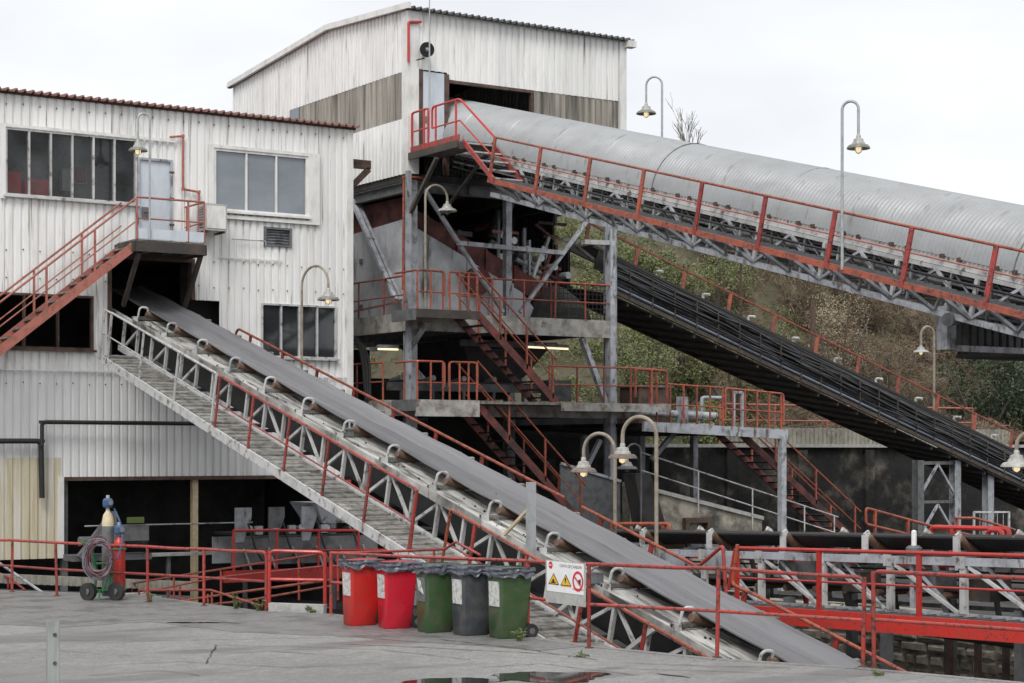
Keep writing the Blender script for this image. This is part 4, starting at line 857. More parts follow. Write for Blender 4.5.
tube(c2, 'handrail', [P2(27.08, 42.55, .0), P2(27.08, YE, .0)], .03, 'redorange'); tube(c2, 'mid_rail', [P2(27.08, 42.55, -.5), P2(27.08, YE, -.5)], .018, 'redpink')
for k, y in enumerate(PY2): bar(c2, 'rail_post', P2(27.06, y, -1.22), P2(27.06, y, .0),   .04, .12, 'red' if k > 3 else 'redorange', up=(0, 1, 0))
# platform at the tower door
pf = thing('door_platform', 'steel platform at the pale tower door above the covered conveyor walkway', 'platform', (27.6, 45.6, 11.4))
PZ_ = 11.47
box(pf, 'deck', (26.95, 28.05, 44.2, 46.9, PZ_ - .05, PZ_), 'tread'); box(pf, 'edge_beam', (26.88, 26.95, 44.2, 46.9, PZ_ - .2, PZ_ + .0), 'grime'); box(pf, 'edge_beam', (26.95, 28.05, 44.1, 44.19, PZ_ - .25, PZ_ - .06), 'grime')
box(pf, 'toe_board', (26.96, 26.99, 44.2, 46.9, PZ_ + .002, PZ_ + .17), 'red'); bar(pf, 'strut', (28.0, 44.3, PZ_ - .2), (28.0, 46.9, PZ_ - 1.7), .08, .08, 'grime')
bar(pf, 'stair_stringer', (27.06, 44.15, PZ_ - .02), (27.06, 42.55, zr(42.55) - 1.17), .05, .13, 'red'); bar(pf, 'stair_stringer', (28.0, 44.15, PZ_ - .02), (28.0, 42.55, zr(42.55) - 1.17), .05, .13, 'red')
for k in range(5): q = lerp((0, 44.05, PZ_ - .1), (0, 42.65, zr(42.55) - 1.1), k / 4); box(pf, 'tread', (27.1, 27.97, q.y - .11, q.y + .11, q.z - .02, q.z + .02), 'white')
ZT = PZ_ + 1.15
railing('railing', 'bright red hooped rail on the tower door platform', 'railing', 'redbright', arc([(26.98, 46.85, PZ_ + .35), (26.98, 46.85, ZT), (26.98, 45.9, ZT), (26.98, 45.9, PZ_ + .3)], .14), [((26.98, y, PZ_), (26.98, y, ZT)) for y in (46.83, 45.92, 46.15)], [[(26.98, 46.85, PZ_ + .6), (26.98, 45.9, PZ_ + .6)]], .032)
railing('railing', 'bright red rail bending down the steps onto the covered conveyor walkway', 'railing', 'redbright', arc([(26.98, 45.7, PZ_ + .55), (26.98, 45.7, ZT), (26.98, 44.2, ZT), P2(27.08, 42.55, 0)], .14),
        [((26.98, y, PZ_), (26.98, y, ZT)) for y in (45.5, 44.4)], [[(26.98, 45.7, PZ_ + .55), (26.98, 44.2, PZ_ + .55), P2(27.08, 42.55, -.5)]], .032)
# stub building that carries the lower end
sb = thing('support_cabin', 'dark corrugated cabin passing beneath the covered conveyor', 'cabin', (28.3, 27, 4.9))
q = PX(950, 348, 28.3)
bar(sb, 'column', (28.3, q.y + .1, 4.95), (28.3, q.y + .1, zr(q.y) - 1.55), .26, .3, 'grey'); 
bar(sb, 'floor_beam', (28.45, q.y, 4.98), (38, q.y, 4.98), .14, .12, 'grey'); clad(sb, 'x', q.y + .1, 28.45, 31.2, 5.04, 5.62, 'clad_dark'); clad(sb, 'x', q.y + .1, 31.2, 38, 5.04, 6.7, 'clad_dark'); box(sb, 'floor', (28.45, 31.19, q.y + .08, q.y + .3, 4.96, 5.03), 'dark'); box(sb, 'floor', (31.2, 38, q.y + .1, q.y + 2.6, 4.95, 5.04), 'dark'); box(sb, 'roof', (31.2, 38, q.y + .05, q.y + 2.7, 6.7, 6.78), 'roofgrey'); clad(sb, 'x', q.y + 2.6, 31.2, 38, 5.04, 6.7, 'clad_dark', out=1); clad(sb, 'y', 38, q.y + .1, q.y + 2.6, 5.04, 6.7, 'clad_dark', out=1); bar(sb, 'column', (37.5, q.y + 1.3, FLOOR), (37.5, q.y + 1.3, 4.95), .3, .3, 'grey')
bar(sb, 'column', (30.5, 14.5, FLOOR), (30.5, 14.5, 4.95), .3, .3, 'grey'); bar(sb, 'column', (28.6, 14.5, FLOOR), (28.6, 14.5, 4.95), .3, .3, 'grey')
build(MB().tube([PX(956, 318, 28.25), PX(958, 318, 28.25) + V((-.3, 0, -.05))], .14, 14), 'flood_light', 'greydark', sb)

# ================================================================== CABLE-CARRYING CONVEYOR (from the tower down to the right)
TC = .337
c3 = thing('cable_conveyor', 'black inclined conveyor carrying bundles of cables down from the tower', 'conveyor', (45, 49, 3))
XA, XB = 34.75, 62.0
def zc(x): return 6.62 - TC * (x - 46.5)              # far rail height
NC = V((math.sin(math.atan(TC)), 0, math.cos(math.atan(TC))))
def P3(x, y, n): return V((x, y, zc(x))) + V((0, 0, n))
def s3(name, y, n, w, h, m, xa=XA, xb=XB): return bar(c3, name, P3(xa, y, n), P3(xb, y, n), w, h, m)
s3('handrail', 50.0, 0, .06, .06, 'redorange')
x = 35.3
while x < XB:
    bar(c3, 'rail_post', P3(x, 50, -1.0), V(P3(x, 50, -.02)) + V((.18, 0, 0)), .05, .13, 'redorange', up=(1, 0, 0)); x += 2.0
x = 36.0
while x < XB:
    tube(c3, 'idler_bracket', arc([P3(x, 49.7, -1.1), P3(x, 49.7, -.62), P3(x + .1, 49.45, -.62)], .1), .05, 'white', 6); x += 2.0
s3('belt', 49.2, -1.15, .9, .08, 'beltdark'); s3('chord', 50.05, -1.1, .1, .2, 'grime'); s3('cable_tray', 48.15, -2.0, .5, .05, 'greydark'); s3('chord', 47.85, -2.62, .1, .12, 'grime'); s3('side_panel', 48.05, -2.2, .04, .7, 'black'); s3('panel', 48.6, -1.6, .04, .6, 'dark')
build(MB().hexa([P3(XA, 47.9, -2.76), P3(XB, 47.9, -2.76), P3(XB, 51.2, -2.3), P3(XA, 51.2, -2.3)], [P3(XA, 47.9, -2.72), P3(XB, 47.9, -2.72), P3(XB, 51.2, -2.26), P3(XA, 51.2, -2.26)]), 'soffit_panel', 'dark', c3)
s3('edge_beam', 51.2, -2.3, .12, .2, 'grime')
for k in range(20):
    y0 = 47.8 + random.random() * .35; pts = []; n0 = -1.85 + random.random() * .35 - .45 * (y0 < 47.93); ph = random.random() * 6
    for i in range(70):
        x = XA + (XB - XA) * i / 69; pts.append(P3(x, y0 - .05 + .07 * math.sin(i * .35 + ph), n0 - .045 * abs(math.sin(i * .42 + ph)) + .05 * MN.noise(V((i * .3, k, 0)))))
    tube(c3, 'cable', pts, random.choice([.022, .03, .038]), 'cablegrey' if k in (3,) else 'cable', 6)
for n_, yy_ in ((-2.3, 47.9), (-2.45, 47.82)): tube(c3, 'conduit', [P3(XA + (XB - XA) * i / 30, yy_, n_) for i in range(31)], .04, 'cablegrey', 6)
x = 35.5
while x < XB: bar(c3, 'tray_bracket', P3(x, 47.78, -2.6), P3(x, 47.78, -1.65), .03, .04, 'grime'); bar(c3, 'cross_rib', P3(x, 47.9, -2.82), P3(x, 51.2, -2.37), .06, .1, 'grime'); bar(c3, 'tray_rung', P3(x, 47.75, -2.05), P3(x, 48.6, -1.95), .05, .04, 'rust'); x += .9
# trestle and posts below it
ts = thing('trestle', 'grey braced steel trestle under the black cable conveyor', 'trestle', tuple(PY(938, 540, 48.2)))
a, b = PY(918, 463, 48.2), PY(955, 463, 48.2)
for q in (a, b): ibeam(ts, 'column', (q.x, 48.2, FLOOR), (q.x, 48.2, q.z + .1), .3, .3, 'greydark' if q is a else 'grey', up=(0, 1, 0))  # darker steel on one column puts shade under the conveyor into the colour
bar(ts, 'cross_beam', (a.x, 48.2, a.z), (b.x, 48.2, a.z), .12, .12, 'greydark'); bar(ts, 'cross_beam', (a.x, 48.2, a.z - 1.4), (b.x, 48.2, a.z - 1.4), .1, .1, 'greydark')
mx_ = (a.x + b.x) / 2
for z in (a.z, a.z - 1.45):
    bar(ts, 'brace', (mx_, 48.15, z - .05), (a.x + .1, 48.15, z - 1.1), .08, .08, 'grey'); bar(ts, 'brace', (mx_, 48.15, z - .05), (b.x - .1, 48.15, z - 1.1), .08, .08, 'grey')
q = PY(988, 470, 48.2); ibeam(None, 'support_column', (q.x, 48.2, FLOOR), (q.x, 48.2, q.z + .2), .3, .3, 'grey', up=(0, 1, 0), label='single grey steel column under the black cable conveyor', cat='column')
bx_ = thing('cage_crate', 'white wire cage crate beside the single grey column', 'crate', tuple(PY(995, 540, 46)))
a, b = PY(974, 512, 46), PY(1009, 512, 46)
for p_, q_ in ((a, b), (a + V((0, 0, -1.2)), b + V((0, 0, -1.2))), (a, a + V((0, 0, -1.2))), (b, b + V((0, 0, -1.2)))): bar(bx_, 'frame_bar', p_, q_, .06, .06, 'white')
for k in range(5): tube(bx_, 'wire', [lerp(a, b, (k + 1) / 6), lerp(a, b, (k + 1) / 6) + V((0, 0, -1.2))], .012, 'white', 4)

# ================================================================== LEVEL CONVEYOR (right, beyond the pit rail)
def z3(y): return 1.28 - .0265 * (y - 26.9)
c4 = thing('level_conveyor', 'level black belt conveyor on a grey lattice frame with a red walkway', 'conveyor', (23.5, 24, 0))
LA, LB = 34.0, 12.0
def s4(name, x, n, w, h, m, a=LA, b=LB): return bar(c4, name, (x, a, z3(a) + n), (x, b, z3(b) + n), w, h, m)
mb = MB(); pr = [(-.62, .05), (-.3, -.16), (.3, -.16), (.62, .05)]
for y in (LA, LB): mb.v += [(23.75 + a, y, z3(y) + d) for a, d in pr] + [(23.75 + a, y, z3(y) + d - .03) for a, d in pr]
for j in range(3): mb.f += [(j, j + 1, 8 + j + 1, 8 + j), (4 + j + 1, 4 + j, 12 + j, 12 + j + 1)]
mb.f += [(4, 0, 8, 12), (3, 7, 15, 11)]; build(mb, 'carrying_belt', 'beltdark', c4)
s4('return_belt', 23.75, -.85, 1.1, .03, 'beltdark')
y = 32.65; k = 0
while y > LB:
    fr = build(MB().bar((22.9, y, z3(y) - .26), (24.6, y, z3(y) - .26), .08, .08), 'idler_frame', 'grey', c4)
    for s in (-1, 1):
        x = 23.75 + s * .78; bar(fr, 'bracket', (x, y, z3(y) - .3), (x, y, z3(y) + .06), .05, .12, 'white', up=(0, 1, 0)); bar(fr, 'bracket_tip', (x, y, z3(y) + .04), (x - s * .1, y, z3(y) + .1), .05, .1, 'white')
        tube(fr, 'roller', [(23.75 + s * .3, y, z3(y) - .24), (23.75 + s * .72, y, z3(y) + .02)], .08, 'roller', 12)
    tube(fr, 'roller', [(23.5, y, z3(y) - .25), (24.0, y, z3(y) - .25)], .07, 'roller', 12); y -= 2.15
for x in (22.88, 24.62):
    s4('top_chord', x, -.35, .1, .13, 'grey'); s4('bottom_chord', x, -1.24, .08, .08, 'grey')
    y = 33.4
    while y > LB + 1:
        bar(c4, 'vertical', (x - .01, y, z3(y) - 1.2), (x - .01, y, z3(y) - .42), .09, .12, 'white', up=(0, 1, 0)); bar(c4, 'diagonal', (x - .02, y - .12, z3(y) - .43), (x - .02, y - 1.58, z3(y) - 1.16), .05, .06, 'white', up=(1, 0, 0)); bar(c4, 'diagonal', (x + .06, y - .45, z3(y) - .43), (x + .06, y - 1.3, z3(y) - 1.06), .04, .05, 'grey', up=(1, 0, 0)); bar(c4, 'gusset', (x - .065, y - .06, z3(y) - .36), (x - .065, y + .12, z3(y) - .36), .012, .2, 'white'); y -= 1.68
for q in (29, 26, 23.5, 20.5, 17): bar(c4, 'cross_member', (22.95, q, z3(q) - .4), (24.55, q, z3(q) - .5), .1, .1, 'redbright'); bar(c4, 'leg', (24.5, q, FLOOR), (24.5, q, z3(q) - 1.1), .16, .16, 'greydark'); bar(c4, 'leg', (22.95, q, FLOOR), (22.95, q, z3(q) - 1.1), .16, .16, 'greydark')
s4('walkway_beam', 22.0, -1.36, .08, .3, 'redbright', 27.4); b = MB(); y = 27.3
while y > LB: b.bar((22.05, y, z3(y) - 1.24), (22.8, y, z3(y) - 1.24), .035, .03); y -= .3
build(b, 'walkway_grating', 'greydark', c4, kind='stuff')
tube(c4, 'handrail', arc([(22.0, 26.6, z3(26.6) - .95), (22.0, 26.4, z3(26.4) - .18), (22.0, LB, z3(LB) - .18)], .1), .034, 'redbright'); tube(c4, 'mid_rail', [(22, 26.4, z3(26.4) - .72), (22, LB, z3(LB) - .72)], .018, 'redbright')
for px in (737, 819, 919, 1030, 1150): q = PX(px, 560, 22.0); bar(c4, 'rail_post', (22, q.y, z3(q.y) - 1.3), (22, q.y, z3(q.y) - .19), .04, .1, 'redbright', up=(0, 1, 0))
for k, (y, z) in enumerate(((25.9, -.6), (24.2, -.75), (22.4, -.7), (21.2, -.8))): box(c4, 'drive_part', (23.0, 23.5, y, y + .45, z3(y) + z - .2, z3(y) + z + .15), ['greydark', 'grime', 'greydark', 'grime'][k])
for k in range(14):
    y = 30 - k * .8; bar(c4, 'post', (23.7 + .4 * (k % 3), y, z3(y) - 1.4), (23.4 + .5 * (k % 3), y, z3(y) - .45), .07, .07, ['redbright', 'grey', 'greydark', 'grime'][k % 4]); tube(c4, 'return_roller', [(23.1, y + .3, z3(y) - .95), (24.4, y + .3, z3(y) - .95)], .06, 'roller', 8)
    if k % 2: bar(c4, 'brace', (24.5, y, z3(y) - 1.1), (24.5, y - .9, z3(y) - .4), .06, .06, 'grey')
for n_ in (-.6, -.75, -1.0): tube(c4, 'cable_run', [(24.3, 33, z3(33) + n_), (24.3, LB, z3(LB) + n_)], .018, 'black', 5)
for y in (31.5, 29.8, 28.2): bar(c4, 'side_plate', (22.8, y, z3(y) - .5), (22.8, y - .9, z3(y) - .5), .02, .3, 'grey')
ct = thing('beacon', 'small white capped warning beacon on the level conveyor', 'beacon', tuple(PX(914, 545, 22.95)))
q = PX(914, 549, 22.95); build(MB().lathe([(.14, -.1), (.14, .02), (.09, .06)], q, 14), 'base', 'greydark', ct); build(MB().lathe([(.045, .06), (.045, .3), (.02, .32)], q, 10), 'light', 'signwhite', ct)
bar(ct, 'stand', q + V((0, 0, -1.0)), q + V((0, 0, -.1)), .1, .1, 'grey')
# bright hoops beyond the level belt
def hoop(label, pts, m='redbright', posts=()):
    t = thing('railing', label, 'railing', tuple(pts[0])); tube(t, 'top_rail', arc(pts, .1), .045, m)
    for a, b in posts: bar(t, 'post', a, b, .08, .08, m)
xx = 25.6
hoop('bright red hooped rail just beyond the level conveyor belt', [PX(931, 548, xx), PX(931, 527, xx), PX(1009, 529, xx), PX(1009, 548, xx)], posts=[(PX(953, 560, xx), PX(953, 528, xx)), (PX(1004, 560, xx), PX(1004, 529, xx))])
hoop('smaller bright red hoop beside the hooped rail beyond the level belt', [PX(988, 548, 25.0), PX(988, 530, 25.0), PX(1002, 530.5, 25.0), PX(1002, 548, 25.0)])
q0, q1 = PY(866, 508, 42.5), PY(942, 529, 42.5)
hoop('orange red sloping rail loop by the foot of the far red stair', [PY(935, 541, 42.5), PY(866, 524, 42.5), q0, q1, PY(1030, 548, 42.5)], 'redorange', [(PY(875, 545, 42.5), PY(875, 511, 42.5)), (PY(908, 548, 42.5), PY(908, 520, 42.5))])
hoop('thin orange red rail sloping past the white wire cage crate', [PY(955, 518, 45), PY(975, 518, 45), PY(1015, 530, 45)], 'redorange', [(PY(957, 540, 45), PY(957, 518, 45))])
hoop('short red rail behind the level belt under the gooseneck lamps', [PX(612, 540, 24.8), PX(612, 524, 24.8), PX(670, 524, 24.8), PX(671, 540, 24.8)], 'redorange', [(PX(664, 540, 24.8), PX(664, 525, 24.8))])

# ================================================================== RIGHT-HAND YARD STRUCTURES
cn = thing('deck_canopy', 'grey edged steel deck on a slim column right of the tower', 'deck', (37, 46, 3.5))
a, b = V((34.3, 45.5, 3.62)), V((40.05, 45.5, 3.4))
bar(cn, 'fascia_beam', a, b, .12, .3, 'grey')
build(MB().hexa([(34.3, 45.57, 3.6), (40.05, 45.57, 3.38), (40.05, 53.4, 3.38), (34.3, 53.4, 3.6)], [(34.3, 45.57, 3.72), (40.05, 45.57, 3.5), (40.05, 53.4, 3.5), (34.3, 53.4, 3.72)]), 'deck_slab', 'concrete', cn)
for p_ in ((39.85, 45.5), (37.6, 50), (39.85, 50), (35.3, 50)): bar(cn, 'column', (p_[0], p_[1], FLOOR), (p_[0], p_[1], 3.37), .2, .2, 'grey')
bar(cn, 'knee_brace', (35.0, 46, 2.6), (36.0, 46, 3.55), .14, .14, 'greydark')
def dk(x): return 3.72 - .22 * (x - 34.3) / 5.75
straight_rail('railing', 'worn orange red guard rail on the grey deck beside the tower', 'redorange', (34.9, 45.6, dk(34.9)), (37.5, 45.6, dk(37.5)), 1.25, 6, r=.032)
railing('railing', 'orange red double hooped rail at the head of the far red stair', 'railing', 'redorange', arc([(37.6, 45.6, dk(37.6) + .3), (37.6, 45.6, dk(37.6) + 1.25), (40.0, 45.6, dk(40) + 1.2), (40.0, 45.6, dk(40) + .2)], .12),
        [((x, 45.6, dk(x)), (x, 45.6, dk(x) + 1.22)) for x in (37.9, 38.4, 38.9, 39.4, 39.9)], [[(37.6, 45.6, dk(37.6) + .6), (40.0, 45.6, dk(40) + .6)]], .032)
hoop('orange red hooped rail above the gooseneck lamps on the lower tower deck', [(34.0, 45.5, 4.5), (34.0, 45.5, 5.35), (35.2, 45.5, 5.32), (35.2, 45.5, 4.5)], 'redorange', [((34.6, 45.5, 4.3), (34.6, 45.5, 5.33))])
pk = thing('pump_set', 'grey pump set with pipes standing on the deck behind the worn rail', 'pump', (37.6, 47.5, 3.6))
box(pk, 'plinth', (37.2, 38.3, 47.0, 47.8, 3.55, 3.75), 'coping'); tube(pk, 'motor', [(37.3, 47.4, 4.0), (37.9, 47.4, 4.0)], .2, 'greydark', 14); tube(pk, 'riser', arc([(38.1, 47.4, 3.8), (38.1, 47.4, 4.6), (38.9, 47.4, 4.6)], .1), .06, 'grey', 10); box(pk, 'cabinet', (36.9, 37.15, 46.9, 47.2, 3.6, 4.6), 'grey')
gp = thing('gate_frame', 'small pale grey gate frame on the deck by the far red stair', 'gate', (38.7, 46.5, 3.5))
for x in (38.6, 38.95): bar(gp, 'post', (x, 46.4, 3.5), (x, 46.4, 4.75), .08, .08, 'grey')
bar(gp, 'crossbar', (38.6, 46.4, 4.75), (38.95, 46.4, 4.75), .08, .08, 'grey')
cb = thing('equipment_box', 'dark weathered equipment box on the grey deck', 'box', (36.6, 48, 3.6)); box(cb, 'body', (35.7, 37.0, 47.6, 48.6, 3.7, 4.9), 'rust'); box(cb, 'lid', (35.65, 37.05, 47.55, 48.65, 4.9, 4.96), 'greydark')
tube(cb, 'pipe', [(35.0, 47.2, 4.1), (38.5, 47.2, 4.0)], .12, 'grey', 12)
stair('open_staircase', 'red open stair descending from the grey deck to the pit', 'x', (39.3, 46.9, 3.45), (44.6, 46.9, -.35), (0, 1.2, 0), 17, 'reddark', 'black', 'redorange', 1.15, nposts=3)
# retaining wall
rw = thing('retaining_wall', 'soot stained concrete retaining wall with shade in its colour below the hillside', 'wall', (45, 54, 0))
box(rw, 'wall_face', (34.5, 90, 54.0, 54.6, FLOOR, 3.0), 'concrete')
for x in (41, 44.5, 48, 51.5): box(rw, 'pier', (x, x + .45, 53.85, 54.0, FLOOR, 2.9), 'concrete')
box(rw, 'coping', (34.5, 90, 53.8, 54.7, 3.0, 3.12), 'coping')
fs = thing('corrugated_fence', 'low pale corrugated fence strip on top of the retaining wall', 'fence', (50, 54, 3.1)); clad(fs, 'x', 54.1, 44.5, 60, 3.12, 3.75, 'fence', depth=.06, name='fence_sheet', sheet=.66)
straight_rail('railing', 'thin faded red rail behind the corrugated fence strip', 'redpink', (44.6, 54.4, 3.12), (58, 54.4, 3.12), 1.5, 6, r=.04, mids=(.6,))
# sloping masonry with coping and pipe rail
sw_ = thing('sloping_stone_wall', 'pale patched stone wall with a sloping grey coping', 'wall', (37, 46.3, 0))
A, B = PY(630, 486, 46.3), PY(762, 520, 46.3)
build(MB().hexa([(A.x, 46.3, FLOOR), (B.x, 46.3, FLOOR), (B.x, 46.7, FLOOR), (A.x, 46.7, FLOOR)], [(A.x, 46.3, A.z), (B.x, 46.3, B.z), (B.x, 46.7, B.z), (A.x, 46.7, A.z)]), 'masonry', 'stonewall', sw_)
bar(sw_, 'coping', A + V((0, .15, .06)), B + V((0, .15, .06)), .5, .12, 'coping')
fm = MB(); q0, q1 = PY(684, 518, 46.2), PY(706, 517, 46.2); fm.box(q0.x, q0.x + .16, 46.1, 46.28, -.4, q0.z); fm.box(q0.x + .16, q1.x, 46.1, 46.28, q0.z - .16, q0.z); fm.box(q1.x, q1.x + .1, 46.1, 46.28, q0.z - .35, q0.z); build(fm, 'rusty_frame', 'rust', sw_)
A, B = PY(640, 452, 46.15), PY(838, 517, 46.15)
pr_ = thing('pipe_railing', 'long thin white pipe rail sloping above the pale stone wall', 'railing', tuple(B))
tube(pr_, 'top_rail', [A, B], .025, 'white'); tube(pr_, 'mid_rail', [A + V((0, 0, -.55)), B + V((0, 0, -.55))], .022, 'white')
for t_ in (.28, .55, .82, .98): q = lerp(A, B, t_); tube(pr_, 'post', [q + V((0, 0, -1.3)), q], .024, 'white')
# far left dark panels below the tower
dp = thing('skirt_panel', 'dark grey steel sheet leaning under the lower tower deck', 'panel', (32, 45, 0)); plate(dp, 'sheet', [(31.6, 46.0, -1.0), (33.8, 46.0, -1.0), (33.8, 46.0, 1.9), (31.6, 46.0, 2.5)], .05, 'greydark'); bar(dp, 'edge_strip', (31.6, 45.97, 2.5), (33.8, 45.97, 1.95), .06, .08, 'grey')
dp = thing('discharge_boot', 'dark sooty discharge boot behind the gooseneck lamps', 'chute', (35, 45, -1)); build(MB().hexa([(34.2, 44.6, FLOOR), (35.3, 44.6, FLOOR), (35.3, 45.2, FLOOR), (34.2, 45.2, FLOOR)], [(33.3, 44.6, 2.2), (33.9, 44.6, 2.2), (33.9, 45.2, 2.2), (33.3, 45.2, 2.2)]), 'boot', 'dark', dp)
# low rubble wall seen under the level conveyor
lw = thing('rubble_wall', 'low pale rubble stone wall beneath the red walkway', 'wall', (28, 29, FLOOR))
box(lw, 'core', (25.55, 25.9, 15, 34, FLOOR, -.12), 'stonewall')
z = FLOOR
while z < -.2:
    y = 15 + random.random() * .3; h = random.choice([.22, .26, .3])
    if z + h > -.05: h = -.08 - z
    while y < 33.6:
        L_ = random.uniform(.25, .75); j = random.uniform(-.02, .06); c_ = random.uniform(.03, .07)
        build(MB().hexa([(25.6 - .05 - j + q_, y + .02, z + .015) if 0 else (25.58, y + .02, z + .015) for q_ in (0,)] + [(25.58, y + L_ - .02, z + .015), (25.58, y + L_ - .02, z + h - .015), (25.58, y + .02, z + h - .015)],
                        [(25.5 - j, y + .02 + c_, z + .015 + c_), (25.5 - j, y + L_ - .02 - c_, z + .015 + c_), (25.5 - j, y + L_ - .02 - c_, z + h - .015 - c_), (25.5 - j, y + .02 + c_, z + h - .015 - c_)]), 'stone', 'stone', lw)
        y += L_
    z += h
tube(None, 'drain_pipe', [PX(760, 608, 23.2), PX(1100, 655, 23.2)], .09, 'black', 10, label='black pipe slung below the red walkway of the level conveyor', cat='pipe')
for k in range(4): q = PX(950 + k * 28, 655, 23.6); bar(None, 'rusty_post', (23.6, q.y, FLOOR), (23.6, q.y, -.3), .09, .09, 'rust', label='rusty stub post under the red walkway of the level conveyor', cat='post', group='rusty posts under the red walkway')

# ================================================================== FEEDER IN THE GROUND FLOOR OPENING
fd = thing('feeder_conveyor', 'grey plate feeder conveyor in the dark workshop opening', 'conveyor', (21, 44.5, -1))
FX0, FX1, Fy = 20.3, 24.6, 44.6
bar(fd, 'side_plate', (FX0, Fy, .25), (FX1, Fy, .25), .06, .7, 'greydark'); bar(fd, 'side_plate', (FX0, Fy + 1.2, .25), (FX1, Fy + 1.2, .25), .06, .7, 'chute'); bar(fd, 'belt', (FX0, Fy + .6, .72), (FX1 + 2, Fy + .6, .72), 1.0, .06, 'beltdark')
for k in range(3): plate(fd, 'bracket_plate', [(FX0 + .1 + k * .95, Fy - .05, .5), (FX0 + .32 + k * .95, Fy - .05, .5), (FX0 + .55 + k * .95, Fy - .05, 1.15), (FX0 + .55 + k * .95, Fy - .05, 1.4), (FX0 + .1 + k * .95, Fy - .05, 1.4)], .08, 'greydark' if k == 1 else 'grey')
for k in range(6): tube(fd, 'roller', [(FX0 + .5 + k * .75, Fy - .05, .85), (FX0 + .5 + k * .75, Fy + .4, .75)], .09, 'galv', 10); bar(fd, 'strut', (FX0 + .3 + k * .7, Fy - .1, .35), (FX0 + .6 + k * .7, Fy - .1, -.45), .06, .04, 'galv')
build(MB().hexa([(22.9, Fy - .1, .95), (24.3, Fy - .1, .95), (24.3, Fy + 1.1, .95), (22.9, Fy + 1.1, .95)], [(22.6, Fy - .3, 1.5), (24.6, Fy - .3, 1.5), (24.6, Fy + 1.3, 1.5), (22.6, Fy + 1.3, 1.5)]), 'hopper', 'grey', fd)
for k in range(4): tube(fd, 'hose', arc([(FX0 + .4 + k, Fy - .15, 1.0), (FX0 + .6 + k, Fy - .25, .2), (FX0 + 1.1 + k, Fy - .2, -.3)], .3), .03, 'black', 6); box(fd, 'bearing', (FX0 + .62 + k * .95, FX0 + .82 + k * .95, Fy - .16, Fy - .04, .7, .92), 'galv')
bar(fd, 'base_beam', (FX0 - .4, Fy - .4, -.35), (FX1, Fy - .4, -.35), .1, .3, 'redbright')
tube(fd, 'vent_pipe', [(24.15, Fy + .8, 1.4), (24.15, Fy + .8, 2.6)], .07, 'redbright', 10)
straight_rail('railing', 'bright red guard rail in front of the grey plate feeder', 'redbright', (FX0 - .3, Fy - .8, -.2), (FX1 + .2, Fy - .8, -.3), 1.05, 5, r=.035)
mc = thing('gear_frame', 'grey steel machine frame inside the dark opening beside the gas trolley', 'machine', (17.3, 45.5, 0))
box(mc, 'post', (17.15, 17.35, 45, 45.2, FLOOR, 1.35), 'greydark'); bar(mc, 'diagonal', (16.4, 45.1, .2), (17.2, 45.1, 1.2), .16, .16, 'greydark'); box(mc, 'table', (16.3, 18.4, 45.3, 46, .1, .25), 'greydark'); tube(mc, 'shaft', [(16.5, 45.4, .6), (18.3, 45.4, .6)], .12, 'greydark', 12); box(mc, 'motor', (17.5, 18.2, 45.0, 45.4, .6, 1.0), 'greydark')
box(mc, 'sign_plate', (17.6, 18.05, 44.95, 44.99, 1.05, 1.2), 'weed')
wb_ = thing('workbench', 'long pale ledge inside the dark workshop opening', 'ledge', (20, 46, 0)); box(wb_, 'top', (16.9, 21.6, 46.0, 46.3, .12, .2), 'coping'); tube(wb_, 'rail', [(16.9, 46.1, .95), (21.6, 46.1, .95)], .02, 'grey')
for x in (17.2, 19.2, 21.4): bar(wb_, 'leg', (x, 46.15, FLOOR), (x, 46.15, .12), .1, .1, 'greydark')
dc = thing('drain_channel', 'pale ribbed channel walkway at the foot of the yellowed wall', 'channel', tuple(PY(50, 577, 42)))
A, B = PY(-60, 576, 42.3), PY(190, 586, 42.3); bar(dc, 'channel_side', A, B, .08, .22, 'fence'); bar(dc, 'channel_floor', A + V((0, .5, -.05)), B + V((0, .5, -.05)), .9, .06, 'fence'); bar(dc, 'support_beam', A + V((0, 0, -.3)), B + V((0, 0, -.3)), .12, .12, 'greydark')
for k in range(40): q = lerp(A, B, k / 39); box(dc, 'rib', (q.x - .03, q.x + .03, q.y - .06, q.y - .041, q.z - .1, q.z + .1), 'fence')
rp_ = thing('access_ramp', 'grey ribbed ramp dropping into the pit behind the yard rail', 'ramp', (15.8, 36, -.5))
build(MB().hexa([(14.9, 41, -.5), (16.6, 41, -.5), (16.6, 30.5, -1.3), (14.9, 30.5, -1.3)], [(14.9, 41, -.42), (16.6, 41, -.42), (16.6, 30.5, -1.22), (14.9, 30.5, -1.22)]), 'slab', 'tread', rp_)
for k in range(30): q = lerp((0, 40.9, -.41), (0, 30.7, -1.21), k / 29); box(rp_, 'anti_slip_bar', (14.95, 16.55, q.y - .02, q.y + .02, q.z, q.z + .025), 'coping')

